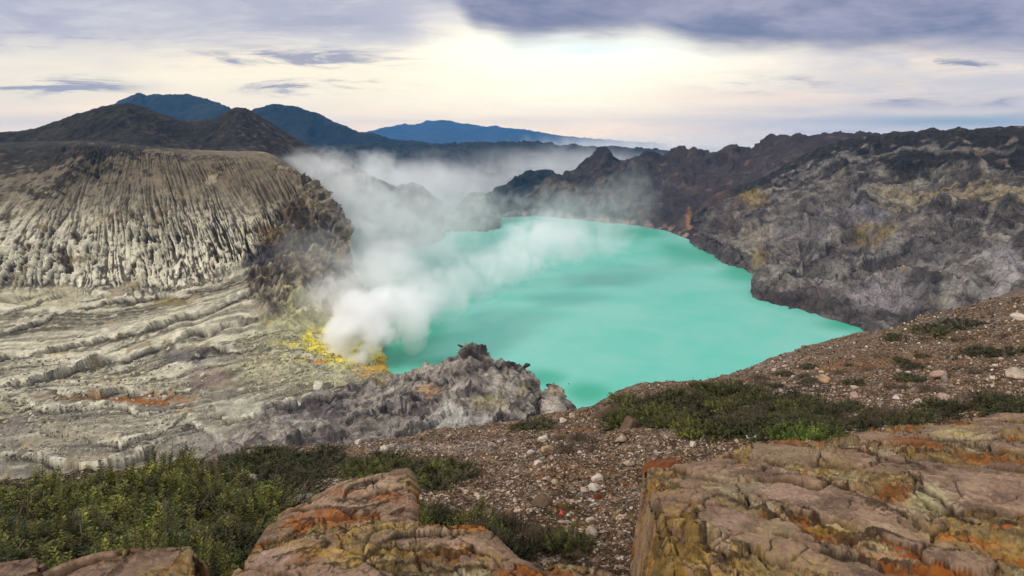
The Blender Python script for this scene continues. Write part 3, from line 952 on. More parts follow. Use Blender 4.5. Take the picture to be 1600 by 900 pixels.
# ---- grey rock ridge between the slope and the lake
def build_ridge():
    top = [(300, 742, 255), (360, 690, 270), (420, 645, 285), (470, 628, 300), (540, 612, 318), (590, 592, 330), (630, 586, 335), (660, 580, 338), (700, 560, 340), (724, 546, 340), (760, 553, 338), (800, 570, 335), (826, 592, 332), (840, 612, 328), (866, 603, 322), (882, 628, 316), (898, 656, 308), (930, 690, 300)]
    T = [P(*a) for a in top]
    bot = [(300, 790, 215), (360, 745, 222), (420, 712, 232), (470, 700, 238), (540, 695, 244), (590, 695, 246), (630, 693, 246), (660, 692, 246), (700, 692, 246), (724, 692, 246), (760, 692, 246), (800, 692, 244), (826, 694, 244), (840, 696, 244), (866, 700, 244), (882, 706, 244), (898, 715, 244), (930, 740, 244)]
    B = [P(*a) for a in bot]
    m1 = [0.72 * a + 0.28 * b - np.array([0, 0, 0.04 * (i > 3 and i < 14) * 60]) for i, (a, b) in enumerate(zip(T, B))]
    m2 = [0.35 * a + 0.65 * b for a, b in zip(T, B)]
    back = [a + np.array([0, 26, -34]) for a in T]
    back2 = [a + np.array([0, 60, -90]) for a in T]
    low = [b + np.array([0, -30, -8]) for b in B]
    s = Sheet([back2, back, T, m1, m2, B, low], 26, [8, 16, 60, 60, 50, 10])
    base = s.p.copy()
    U, V = s.U, s.V
    vm = sst(V, 1.3, 2.1)
    q = V * 3.0 - 0.10 * U + 0.8 * fbm(v3(U * 0.35, V * 0.9, 4), 4)
    f = q - np.floor(q)
    saw = np.where(f < 0.85, f / 0.85, (1 - f) / 0.15)
    h = 4.0 * (saw - 0.5) * np.clip(0.6 + 0.9 * fbm(v3(U * 0.4, V, 9), 3), 0.1, 1.4)
    h += 5.0 * (ridged(base / v3(14, 40, 26), 4) - 0.7) * 0.8
    h += 1.2 * (ridged(base / v3(3.2, 12, 14), 3) - 0.6) + 0.5 * fbm(base / 2.0, 2)
    wp = base + 2.0 * v3(fbm(base / 8, 3), fbm(base / 8 + 50, 3), fbm(base / 8 + 90, 3))
    h = 0.55 * h + 3.8 * facets(wp / v3(20, 28, 18)) + 1.8 * facets(wp / v3(7, 11, 7))
    px, py = proj(base)
    lh, llip, lund = ledges(px, py, fbm(base / 9, 4), [
        ([(405, 652), (450, 634), (500, 622), (545, 618)], 5, 6, 14), ([(440, 694), (490, 668), (560, 655), (600, 640), (650, 632), (690, 640)], 4, 10, 10),
        ([(712, 548), (724, 546), (760, 556), (800, 574), (830, 600)], 4, 8, 6), ([(600, 705), (650, 672), (690, 652), (745, 640)], 4, 26, 12),
        ([(620, 590), (660, 592), (690, 600), (720, 596)], 4, 6, 9), ([(740, 680), (780, 655), (800, 640)], 4, 10, 12), ([(615, 640), (640, 624), (672, 622), (700, 630)], 3, 8, 8),
        ([(800, 672), (830, 650), (850, 630)], 3, 10, 10), ([(500, 650), (520, 636), (560, 640), (610, 630)], 3, 8, 8)], 5.0)
    h += lh * 0.9
    s.push(h * vm * 0.75)
    s.p[..., 2] += 1.6 * fbm(base / 5, 3) * np.exp(-((V - 2) / 0.25) ** 2)
    px, py = proj(base)
    nz = fbm(base / 16, 5)
    nf = fbm(base / 4, 3)
    c = np.broadcast_to(rgb(148, 136, 126), base.shape).copy()
    c = blend(c, rgb(188, 178, 164), sst(nz + 0.4 * nf, 0.0, 0.6))
    c = blend(c, rgb(84, 74, 72), sst(-nz + 0.4 * nf, 0.0, 0.45) * 0.85)
    c = blend(c, rgb(82, 74, 68), sst(saw + 0.4 * nf, 0.9, 1.05) * 0.6)
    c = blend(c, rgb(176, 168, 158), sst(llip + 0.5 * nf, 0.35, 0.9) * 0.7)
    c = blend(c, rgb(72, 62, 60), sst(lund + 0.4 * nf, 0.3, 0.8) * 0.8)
    c = spots(c, px, py, nf * 0.8 + nz * 0.3, [
        (765, 628, 30, 16, rgb(168, 152, 96), 0.6), (672, 613, 26, 10, rgb(190, 152, 108), 0.8), (705, 655, 40, 20, rgb(192, 188, 178), 0.85),
        (735, 665, 34, 14, rgb(186, 180, 172), 0.7), (868, 612, 12, 12, rgb(190, 172, 140), 0.7), (815, 612, 8, 12, rgb(150, 140, 96), 0.6),
        (500, 640, 60, 14, rgb(112, 102, 106), 0.6), (570, 665, 60, 14, rgb(118, 110, 98), 0.6), (745, 552, 30, 6, rgb(84, 76, 72), 0.9),
        (800, 572, 24, 8, rgb(80, 72, 68), 0.9), (590, 590, 20, 8, rgb(180, 160, 100), 0.6), (650, 680, 60, 12, rgb(168, 160, 148), 0.5)])
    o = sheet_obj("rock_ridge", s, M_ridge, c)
    tag(o, "grey mauve rock ridge jutting out above the near lake shore", "rock ridge", kind="structure")
    return s


S_ridge = build_ridge()


# ---- near slope we stand on
def build_slope():
    cx = [-420, -150, 50, 220, 400, 560, 700, 820, 920, 1000, 1100, 1250, 1400, 1600, 1950]
    e = [(770, 15), (770, 15), (765, 16), (745, 18), (718, 22), (706, 27), (690, 32), (664, 36), (646, 40), (622, 46), (611, 50), (564, 64), (533, 82), (476, 98), (430, 100)]
    r1 = [(795, 10), (795, 10), (790, 10), (775, 11), (748, 13), (732, 14.5), (718, 16), (700, 17), (680, 18.5), (660, 20), (650, 20), (612, 25), (572, 30), (530, 36), (500, 36)]
    r2 = [(835, 6.4), (835, 6.4), (830, 6.5), (820, 6.8), (800, 7.2), (782, 7.6), (765, 8.1), (748, 8.7), (733, 9.2), (716, 9.7), (700, 10.2), (680, 11), (650, 12), (620, 13), (600, 13)]
    r3 = [(905, 4.0), (905, 4.0), (900, 4.1), (890, 4.1), (872, 4.3), (858, 4.4), (845, 4.6), (832, 4.8), (820, 4.9), (803, 5.1), (790, 5.3), (765, 5.8), (742, 6.2), (722, 6.5), (712, 6.5)]
    r4 = [(1010, 2.5)] * len(cx)
    E = [P(x, *a) for x, a in zip(cx, e)]
    rows = [[p * np.array([1.3, 1.3, 1]) + np.array([0, 0, -0.42 * p[1]]) for p in E]]
    rows[0] = [p * np.array([1.5, 1.5, 1]) + np.array([0, 0, -0.62 * p[1]]) for p in E]
    far = [np.array([p[0] * 3.2, p[1] * 3.2, p[2] - 2.6 * p[1]]) for p in E]
    rows = [far, rows[0], E] + [[P(x, *a) for x, a in zip(cx, r)] for r in (r1, r2, r3, r4)]
    rows.append([np.array([x * 0.003 - 2.4, 0.6, CAM_H - 2.2]) for x in cx])
    rows.append([np.array([x * 0.008 - 6.4, -6, CAM_H - 2.0]) for x in cx])
    s = Sheet(rows, [24, 44, 44, 48, 48, 48, 48, 48, 44, 44, 56, 60, 66, 50], [14, 20, 90, 90, 90, 60, 14, 6])
    base = s.p.copy()
    U, V = s.U, s.V
    Dm = np.clip(base[..., 1], 1.5, 110)
    near = 1.0
    vm = sst(V, 0.2, 1.6)
    h = 0.020 * Dm * fbm(base / (Dm[..., None] * 0.22 + 0.5), 4)
    h = 0.7 * fbm(base / 14, 3) * sst(Dm, 14, 50) + 0.30 * fbm(base / 3.2, 4) * sst(Dm, 3, 10) + 0.10 * fbm(base / 0.7, 4)
    h += 0.12 * np.maximum(ridged(base / v3(5, 5, 5), 4) - 0.55, 0) * sst(Dm, 8, 25)
    h += 0.035 * fbm(base / 0.16, 2)
    px, py = proj(base)
    lh, llip, lund = ledges(px, py, fbm(base / 4.0, 4), [
        ([(1170, 618), (1240, 603), (1300, 610), (1350, 596)], 1.0, 10, 9), ([(925, 652), (960, 634), (1010, 626)], 1.2, 8, 12), ([(940, 676), (985, 660), (1020, 650)], 0.9, 8, 10),
        ([(1330, 548), (1420, 530), (1520, 528)], 0.8, 10, 6), ([(1380, 510), (1480, 492), (1600, 470)], 0.7, 10, 6), ([(700, 742), (770, 734), (840, 745)], 0.5, 10, 6), ([(820, 800), (880, 786), (950, 800)], 0.6, 10, 8)], 6.0)
    h += lh * 0.012 * Dm
    s.push(h * vm)
    nz = fbm(base / 3.5, 5)
    nf = fbm(base / 0.6, 3)
    nl = fbm(base / 14, 4)
    c = np.broadcast_to(rgb(98, 78, 60), base.shape).copy()
    c = blend(c, rgb(122, 102, 84), sst(nz, 0.0, 0.6) * 0.8)
    c = blend(c, rgb(92, 70, 50), sst(-nz + 0.3 * nf, 0.1, 0.6) * 0.8)
    c = blend(c, rgb(104, 70, 32), sst(nl + 0.4 * nf, 0.25, 0.7) * 0.6)
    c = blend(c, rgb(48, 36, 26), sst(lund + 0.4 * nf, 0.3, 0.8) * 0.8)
    BR, OR, OL, MV = rgb(78, 56, 36), rgb(122, 78, 30), rgb(70, 64, 30), rgb(132, 114, 108)
    c = spots(c, px, py, nz * 0.8 + nf * 0.3, [
        (1390, 565, 110, 16, rgb(104, 70, 32), 0.85), (1330, 572, 60, 14, OR, 0.5), (1250, 612, 70, 14, rgb(50, 38, 28), 0.9),
        (960, 640, 50, 18, rgb(64, 44, 28), 0.95), (985, 665, 40, 14, OR, 0.7), (905, 672, 40, 8, OR, 0.6), (900, 690, 50, 12, rgb(84, 66, 56), 0.8),
        (1200, 560, 60, 16, MV, 0.7), (1500, 500, 80, 14, rgb(100, 88, 82), 0.8), (1450, 515, 60, 6, rgb(74, 74, 34), 0.8), (1570, 545, 50, 12, rgb(60, 58, 30), 0.7),
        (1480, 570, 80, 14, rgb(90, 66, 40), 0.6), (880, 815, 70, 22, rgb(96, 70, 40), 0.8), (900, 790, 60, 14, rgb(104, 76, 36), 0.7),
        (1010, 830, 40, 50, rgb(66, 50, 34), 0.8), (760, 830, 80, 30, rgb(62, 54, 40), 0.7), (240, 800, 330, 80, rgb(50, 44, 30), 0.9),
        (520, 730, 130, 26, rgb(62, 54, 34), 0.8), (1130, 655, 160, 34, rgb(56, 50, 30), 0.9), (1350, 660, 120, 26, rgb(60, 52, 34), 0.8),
        (720, 700, 90, 16, MV, 0.6), (620, 700, 50, 12, rgb(150, 138, 130), 0.7), (780, 745, 90, 20, rgb(120, 98, 86), 0.5)])
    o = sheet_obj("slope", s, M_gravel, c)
    tag(o, "brown gravelly near slope falling away towards the lake", "slope", kind="structure")
    return s


S_slope = build_slope()


def bvh_of(s):
    nv, nu = s.p.shape[:2]
    q = grid_faces(nv, nu)
    return BVHTree.FromPolygons(s.p.reshape(-1, 3).tolist(), q.tolist())


B_slope = bvh_of(S_slope)
B_left = bvh_of(S_left)
CAMV = Vector((0, 0, CAM_H))


def hit(bvh, px, py):
    dv = Vector(P(px, py, 10.0)) - CAMV
    dv.normalize()
    loc, nor, i, dist = bvh.ray_cast(CAMV, dv)
    if loc is None:
        return None
    if nor.z < 0:
        nor = -nor
    return loc, nor, dist


# ================================================================== THINGS
# ---- foreground rock slabs: weathered, layered, real thickness
def slab(name, net, nu, nv, label, seed, mpl=1.0, left=0.0, plates=(), steps=(), lst=(), far_drop=0.5, right=0.0):
    net = [[P(*a) for a in r] for r in net]
    n = len(net[0])
    top = [p + np.array([0, 0.10, -far_drop * 0.35]) for p in net[0]]
    top2 = [p + np.array([0, 0.12, -far_drop]) for p in net[0]]
    brk = [p + np.array([0, 0.018, -0.02]) for p in net[0]]
    net = [top2, top, brk] + net
    if left:
        net = [[r[0] + np.array([-0.05, 0.10, -left]), r[0] + np.array([-0.045, 0.02, -left * 0.36]), r[0] + np.array([-0.012, 0, -0.03])] + r for r in net]
        nu = [20, 24, 4] + nu
    if right:
        net = [r + [r[-1] + np.array([0.012, 0, -0.03]), r[-1] + np.array([-0.015, 0.0, -right * 0.42]), r[-1] + np.array([-0.14, 0.06, -right])] for r in net]
        nu = nu + [4, 24, 18]
    s = Sheet(net, nu, [14, 22, 4] + nv)
    U_ = s.U
    base = s.p.copy()
    o3 = seed * 7.7
    wv = fbm(base * 1.6 + o3, 4)
    # flaking layers: plateaus of a few levels with sharp broken edges
    px, py = proj(base)
    # hard plates standing a little proud of crumbling bands
    d1 = fbm(base * v3(1.5, 1.5, 1.5) + o3, 3, gain=0.4)
    d2 = fbm(base * v3(5, 4, 5) + o3, 4, gain=0.6)
    pm = np.full(base.shape[:2], -1.0)
    for cx, cy_, rx, ry, an in plates:
        ca, sa = math.cos(an), math.sin(an)
        dx, dy = px - cx, py - cy_
        rx, ry = rx * 0.9, ry * 0.86
        e = ((dx * ca + dy * sa) / rx) ** 4 + ((-dx * sa + dy * ca) / ry) ** 4
        pm = np.maximum(pm, 1 - e ** 0.25)
    d3 = fbm(base * v3(3.2, 3.2, 3.2) + o3 + 44, 2, gain=0.35)
    pmn = pm + 0.14 * d3 + 0.16 * d1 + 0.03 * d2
    rand = fbm(base * v3(0.8, 1.1, 1.0) + o3 + 31, 3, gain=0.4)
    pmn = np.maximum(pmn, (rand - 0.20) * 1.6 + 0.2 * d3)
    plate = sst(pmn, -0.03, 0.03)
    edge = np.exp(-((pmn + 0.01) / 0.035) ** 2)
    l2 = sst(fbm(base * v3(2.2, 2.8, 2.2) + o3 + 3, 3, gain=0.4) + 0.05, -0.02, 0.02)
    l3 = sst(fbm(base * v3(4.4, 5, 4) + o3 + 9, 3, gain=0.4) - 0.12, -0.02, 0.02)
    fine = fbm(base * 14 + o3, 4, gain=0.62)
    pit = np.maximum(fbm(base * 9 + o3 + 70, 3) - 0.18, 0)
    flake = sst(fbm(base * v3(6, 9, 8) + o3 + 33, 3, gain=0.45) - 0.02, -0.015, 0.015)
    h = 0.034 * plate + (1 - plate) * (0.020 * l2 + 0.016 * l3 + 0.013 * fine + 0.012 * flake)
    h += plate * (0.007 * l3 + 0.005 * l2 + 0.005 * flake * sst(d1, -0.1, 0.3) - 0.03 * pit)
    h += 0.030 * fbm(base * 0.9 + o3, 3) + 0.0035 * fbm(base * 34 + o3, 3, gain=0.6) + 0.006 * fine
    cn = np.abs(perlin(base * v3(1.3, 1.6, 1.5) + o3 + 0.40 * v3(wv, wv, wv)))
    ck = np.exp(-(cn / 0.012) ** 2)
    cn2 = np.abs(perlin(base * v3(3.4, 4.2, 3.5) + o3 + 11 + 0.40 * v3(wv, wv, wv)))
    ck = np.maximum(ck, np.exp(-(cn2 / 0.018) ** 2) * sst(d1, 0.0, 0.3) * 0.8)
    qa = base + 0.10 * v3(d1, fbm(base * 1.5 + o3 + 60, 3, gain=0.4), 0.0)
    qx, qy = qa[..., 0] * 0.92 - qa[..., 1] * 0.39, qa[..., 0] * 0.39 + qa[..., 1] * 0.92
    bd1, br1 = cells(v3(qx * 1.5 + o3, qy * 3.0 + o3, 0.0))
    bd2, br2 = cells(v3(qx * 4.2 + o3, qy * 6.5 + o3, 0.0))
    h += plate * 0.036 * (br1 - 0.5) + (0.4 + 0.6 * (1 - plate)) * 0.022 * (br2 - 0.5)
    ck = np.maximum(ck * 0.6, np.exp(-(bd1 / 0.035) ** 2) * sst(d2 + 0.25, -0.2, 0.2))
    ck = np.maximum(ck, 0.7 * np.exp(-(bd2 / 0.05) ** 2) * sst(d1 + 0.5 * (1 - plate), 0.05, 0.4))
    h -= 0.03 * ck + 0.016 * edge * (1 - plate)
    if left:
        h *= 0.65 + 0.35 * sst(U_, 1.6, 3.2)
    lund = llip = np.zeros(h.shape)
    if steps:
        lh, llip, lund = ledges(px, py, fbm(base * 2.0 + o3 + 80, 3, gain=0.4), [(q, 0.024, 18, 14) for q in steps], 20.0)
        h += lh * np.clip(0.6 + 1.4 * fbm(base * 2.5 + o3 + 90, 2), 0.0, 1.4)
    s.push(h * mpl)
    n1 = fbm(base * 2.2 + o3, 5)
    n2 = fbm(base * 6.0 + o3 + 5, 5, gain=0.6)
    n4 = fbm(base * 24.0 + o3, 3, gain=0.65)
    c = np.broadcast_to(rgb(146, 118, 96), base.shape).copy() * (0.86 + 0.28 * br1[..., None])
    c = blend(c, rgb(110, 86, 73), sst(n1 + 0.7 * n4, -0.1, 0.6))
    c = blend(c, rgb(166, 136, 113), sst(n2 + 0.6 * n4, 0.05, 0.6) * 0.7)
    c = blend(c, rgb(92, 72, 60), sst(n4 + 0.3 * n2, 0.35, 0.6) * 0.6)
    low = sst(1 - plate + 0.3 * n4, 0.3, 0.7)
    cl = np.broadcast_to(rgb(134, 112, 78), base.shape).copy()
    cl = blend(cl, rgb(190, 178, 144), sst(n2 + 0.8 * n4, 0.0, 0.5) * 0.9)
    cl = blend(cl, rgb(178, 142, 66), sst(n1 + 0.6 * n2 + 0.4 * n4, 0.05, 0.5) * 0.8)
    cl = blend(cl, rgb(66, 48, 28), sst(fine + 0.5 * n2 - 0.2 * l2 + 0.3 * n4, 0.0, 0.4) * 0.9)
    cl = blend(cl, rgb(148, 82, 26), sst(fbm(base * 2.6 + o3 + 20, 4) + 0.6 * n4, 0.08, 0.45) * 0.9)
    c = blend(c, cl, low)
    c = blend(c, rgb(168, 142, 88), sst(fbm(base * 1.7 + o3 + 50, 5) + 0.5 * n4, 0.22, 0.7) * 0.6)
    for q in lst:
        c = spots(c, px, py, n1 * 0.3 + n2 * 0.8 + 0.7 * n4, [q[:5] + (q[5] * 0.9,)])
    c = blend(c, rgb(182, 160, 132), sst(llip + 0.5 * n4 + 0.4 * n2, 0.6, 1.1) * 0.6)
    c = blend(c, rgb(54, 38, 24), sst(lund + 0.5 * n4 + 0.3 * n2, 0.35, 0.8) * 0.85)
    c = blend(c, rgb(70, 50, 30), ck * 0.8)
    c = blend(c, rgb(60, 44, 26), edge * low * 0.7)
    nvv, nuu = s.p.shape[:2]
    cen = s.p.reshape(-1, 3).mean(0)
    cen[2] = s.p[..., 2].min()
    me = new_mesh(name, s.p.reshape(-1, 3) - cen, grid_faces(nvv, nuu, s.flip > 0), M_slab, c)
    o = link(name, me, loc=cen)
    tag(o, label, "rock")
    return bvh_of(s)


ORG = rgb(156, 88, 26)
YEL = rgb(190, 154, 66)
B_slabR = slab("rock_slab", [
    [(1018, 742, 3.55), (1100, 728, 3.75), (1185, 698, 4.25), (1290, 692, 4.4), (1400, 676, 4.6), (1520, 659, 4.8), (1650, 650, 4.9), (1950, 640, 5.0)],
    [(1020, 768, 3.0), (1110, 762, 3.05), (1210, 745, 3.1), (1310, 735, 3.2), (1420, 725, 3.3), (1540, 715, 3.35), (1680, 705, 3.4), (2000, 700, 3.4)],
    [(1035, 802, 2.5), (1130, 800, 2.5), (1235, 795, 2.52), (1340, 790, 2.55), (1455, 785, 2.58), (1590, 780, 2.6), (1740, 775, 2.6), (2080, 770, 2.6)],
    [(1052, 880, 1.98), (1150, 878, 1.98), (1260, 876, 2.0), (1375, 874, 2.0), (1495, 872, 2.0), (1640, 870, 2.0), (1800, 868, 2.0), (2150, 866, 2.0)],
    [(1060, 1010, 1.5), (1160, 1010, 1.5), (1280, 1010, 1.5), (1400, 1010, 1.5), (1530, 1010, 1.5), (1690, 1010, 1.5), (1860, 1010, 1.5), (2250, 1010, 1.5)]],
    [84, 92, 92, 98, 100, 100, 30], [74, 84, 110, 60],
    "large flaking pinkish brown slab with rust and sulphur yellow stains at the lower right", 1.0, 1.0, 1.0, steps=[
        [(1075, 770), (1120, 768), (1190, 795), (1280, 850), (1340, 895)], [(1120, 748), (1240, 800), (1340, 848), (1480, 868), (1620, 872)], [(1180, 735), (1290, 752), (1390, 795), (1460, 842)],
        [(1280, 700), (1350, 712), (1430, 722), (1620, 712)], [(1425, 728), (1445, 765), (1500, 798), (1620, 806)], [(1085, 812), (1110, 850), (1160, 886)], [(1400, 690), (1480, 684), (1620, 682)], [(1240, 850), (1330, 880), (1440, 890)]], plates=[
        (1310, 800, 190, 36, 0.30), (1180, 838, 110, 30, 0.38), (1530, 765, 110, 42, 0.12), (1225, 715, 60, 18, 0.1), (1370, 728, 90, 13, 0.1),
        (1540, 672, 110, 14, -0.12), (1585, 710, 40, 12, 0.0), (1290, 890, 120, 26, 0.3), (1500, 885, 70, 22, 0.25), (1370, 692, 30, 9, 0.1), (1080, 735, 50, 10, 0.1), (1430, 855, 30, 12, 0)], lst=[
        (1050, 850, 46, 80, rgb(150, 118, 52), 0.8), (1150, 770, 60, 20, rgb(160, 146, 116), 0.7), (1230, 720, 90, 12, rgb(150, 134, 100), 0.6),
        (1400, 770, 40, 18, rgb(126, 74, 30), 0.9), (1450, 790, 40, 24, rgb(196, 186, 140), 0.8), (1430, 700, 60, 10, rgb(140, 78, 22), 0.85),
        (1500, 690, 60, 12, rgb(196, 178, 126), 0.7), (1540, 720, 50, 10, rgb(120, 74, 26), 0.8), (1300, 840, 70, 12, rgb(178, 146, 58), 0.7),
        (1500, 850, 60, 14, rgb(160, 96, 28), 0.8), (1200, 840, 50, 26, rgb(150, 134, 96), 0.7), (1570, 825, 20, 8, rgb(164, 84, 24), 0.9),
        (1250, 775, 80, 16, rgb(178, 146, 126), 0.7), (1530, 760, 80, 24, rgb(168, 138, 118), 0.8), (1140, 820, 40, 24, rgb(170, 138, 118), 0.7), (1380, 815, 70, 14, rgb(172, 140, 118), 0.7)])
slab("rock_slab", [
    [(450, 808, 3.05), (495, 782, 3.25), (540, 760, 3.4), (585, 750, 3.45), (634, 738, 3.5)],
    [(425, 835, 2.8), (475, 815, 2.95), (530, 795, 3.0), (585, 782, 3.05), (638, 772, 3.1)],
    [(400, 862, 2.55), (455, 845, 2.65), (515, 830, 2.68), (580, 820, 2.7), (640, 812, 2.72)],
    [(380, 920, 2.2), (440, 900, 2.25), (510, 880, 2.3), (585, 870, 2.3), (650, 870, 2.3)]],
    [62, 62, 62, 62], [60, 56, 44], "rust orange rock with a raised broken tip among the shrubs, left of centre", 2.0, 0.8, 0.7, right=0.7, steps=[[(450, 812), (540, 786), (640, 772)], [(500, 785), (580, 762), (638, 756)], [(420, 842), (520, 815), (600, 812), (645, 798)], [(400, 870), (500, 842), (600, 832)]], plates=[(590, 748, 50, 7, -0.15), (520, 793, 70, 8, -0.2), (600, 775, 40, 7, -0.1), (620, 815, 30, 9, 0)], lst=[
        (520, 815, 60, 16, ORG, 1.0), (470, 825, 40, 12, ORG, 1.0), (570, 765, 70, 9, rgb(150, 130, 110), 0.8), (600, 765, 40, 20, rgb(140, 106, 70), 0.5), (540, 790, 60, 8, rgb(170, 140, 116), 0.6),
        (600, 785, 40, 10, ORG, 0.9), (545, 778, 30, 8, ORG, 0.8)])
slab("rock_slab", [
    [(378, 892, 2.22), (440, 862, 2.36), (520, 842, 2.44), (600, 832, 2.46), (680, 829, 2.46), (742, 824, 2.48), (790, 858, 2.3), (826, 890, 2.15)],
    [(362, 930, 2.0), (430, 905, 2.08), (515, 880, 2.14), (600, 870, 2.16), (690, 866, 2.17), (760, 866, 2.17), (815, 890, 2.05), (860, 925, 1.95)],
    [(345, 985, 1.72), (420, 960, 1.78), (510, 945, 1.8), (605, 935, 1.82), (700, 932, 1.82), (780, 935, 1.82), (845, 950, 1.78), (890, 985, 1.7)],
    [(320, 1080, 1.4), (405, 1070, 1.4), (505, 1060, 1.4), (610, 1055, 1.4), (715, 1055, 1.4), (810, 1060, 1.4), (880, 1070, 1.4), (930, 1085, 1.4)]],
    [70, 80, 80, 80, 70, 60, 40], [60, 40, 16], "broad yellow and ochre stained slab at the bottom edge, left of centre", 3.0, 0.8, 0.7, right=0.6, steps=[[(540, 850), (640, 840), (750, 834)], [(470, 868), (600, 858), (700, 868), (790, 860)], [(420, 896), (560, 878), (680, 886), (820, 882)], [(400, 880), (450, 866), (520, 852)]], plates=[(430, 885, 50, 16, -0.3), (710, 845, 60, 13, 0.0), (600, 850, 50, 7, 0), (560, 893, 60, 8, -0.1), (760, 885, 50, 8, 0.2)], lst=[
        (560, 880, 90, 16, YEL, 0.8), (480, 870, 50, 14, rgb(172, 130, 50), 0.7), (700, 850, 50, 12, rgb(176, 144, 120), 0.8), (430, 885, 50, 16, rgb(172, 142, 126), 0.9), (640, 868, 60, 10, rgb(190, 152, 70), 0.7),
        (760, 880, 40, 14, rgb(176, 142, 70), 0.6), (480, 890, 30, 12, rgb(150, 92, 30), 0.7)])
slab("rock_slab", [
    [(825, 905, 2.1), (860, 885, 2.2), (905, 886, 2.2), (950, 900, 2.15)],
    [(815, 950, 1.85), (860, 930, 1.95), (910, 930, 1.95), (970, 950, 1.85)],
    [(800, 1040, 1.5), (860, 1030, 1.5), (920, 1030, 1.5), (990, 1040, 1.5)]],
    [34, 34, 34], [30, 24], "small tan slab just showing at the bottom edge in the middle", 4.0, 0.6, 0.4, right=0.4, plates=[(900, 905, 70, 14, 0)], lst=[(870, 892, 30, 8, ORG, 0.8)])
slab("rock_slab", [
    [(60, 905, 2.15), (110, 885, 2.25), (160, 868, 2.3), (200, 862, 2.3), (290, 858, 2.3)],
    [(40, 945, 1.9), (100, 925, 1.95), (160, 910, 2.0), (220, 905, 2.0), (300, 905, 2.0)],
    [(10, 1040, 1.5), (90, 1030, 1.5), (160, 1020, 1.5), (230, 1020, 1.5), (310, 1020, 1.5)]],
    [34, 34, 34, 34], [30, 24], "tan rock slab half covered by shrub leaves near the lower left corner", 5.0, 0.6, 0.4, right=0.4, plates=[(170, 890, 110, 20, -0.2)])
slab("rock_slab", [
    [(-120, 900, 2.2), (-60, 890, 2.25), (0, 882, 2.25), (48, 876, 2.25), (60, 884, 2.2)],
    [(-140, 945, 1.9), (-60, 935, 1.95), (-5, 925, 1.98), (40, 920, 1.98), (56, 930, 1.95)],
    [(-160, 1040, 1.5), (-70, 1030, 1.5), (-10, 1020, 1.5), (30, 1020, 1.5), (45, 1030, 1.5)]],
    [24, 24, 34, 20], [30, 24], "pinkish rock slab in the very lower left corner", 6.0, 0.6, 0.4, right=0.4, plates=[(0, 895, 70, 14, -0.1)])


# ---- stones
def stone_mesh(name, seed, flat=0.7, sub=3, cut=0.30):
    import bmesh
    bm = bmesh.new()
    bmesh.ops.create_icosphere(bm, subdivisions=sub, radius=1.0)
    v = np.array([x.co[:] for x in bm.verts])
    f = np.array([[y.index for y in x.verts] for x in bm.faces])
    bm.free()
    g = np.random.default_rng(seed)
    # chop with random planes for facets, then roughen
    for k in range(9):
        nrm = g.normal(size=3)
        nrm /= np.linalg.norm(nrm)
        dd = g.uniform(cut, 0.95)
        over = np.maximum(v @ nrm - dd, 0)
        v = v - nrm * over[:, None] * 0.92
    v = v * np.array([1, g.uniform(0.7, 1.0), flat])
    n = v / (np.linalg.norm(v, axis=1)[:, None] + 1e-6)
    v = v + n * (0.10 * fbm(v * 1.7 + seed, 4) + 0.03 * fbm(v * 6 + seed, 2))[:, None]
    return v, f


def stone_data(name, seed, colour, mat, flat=0.7, sub=3):
    v, f = stone_mesh(name, seed, flat, sub)
    n = fbm(v * 2.5 + seed, 4)
    c = blend(np.broadcast_to(colour, v.shape).copy(), np.asarray(colour) * 0.6, sst(n, 0.0, 0.6))
    c = blend(c, np.asarray(colour) * np.array([1.0, 0.85, 0.6]), sst(fbm(v * 1.5 + seed + 9, 3), 0.1, 0.6) * 0.6)
    return new_mesh(name, v, f, mat, c, smooth=False)


STONE_COL = {'white': rgb(206, 192, 178), 'pale': rgb(186, 166, 148), 'tan': rgb(178, 150, 120), 'pink': rgb(180, 152, 138), 'grey': rgb(132, 122, 114),
             'brown': rgb(104, 84, 68), 'rust': rgb(120, 66, 30), 'dark': rgb(70, 58, 50)}
DATA = {}
for k, (nm, cc) in enumerate(STONE_COL.items()):
    DATA[nm] = [stone_data("stone", 100 + k * 7 + j, cc, M_stone, 0.55 + 0.12 * j) for j in range(3)]


def put_stone(px, py, wpx, kind, label, group=None, bvh=None, name="stone", cat="stone", tilt=0.25, sink=0.25, aspect=1.0, data=None):
    h = hit(bvh or B_slope, px, py)
    if h is None:
        return None
    loc, nor, dist = h
    r = wpx * 0.5 * dist / F * 1.05
    me = data or random.choice(DATA[kind])
    o = link(name, me)
    o.location = loc + Vector((0, 0, r * (0.55 - sink)))
    o.rotation_euler = (random.uniform(-tilt, tilt), random.uniform(-tilt, tilt), random.uniform(0, 6.28))
    o.scale = (r, r, r * aspect)
    tag(o, label, cat, group)
    return o


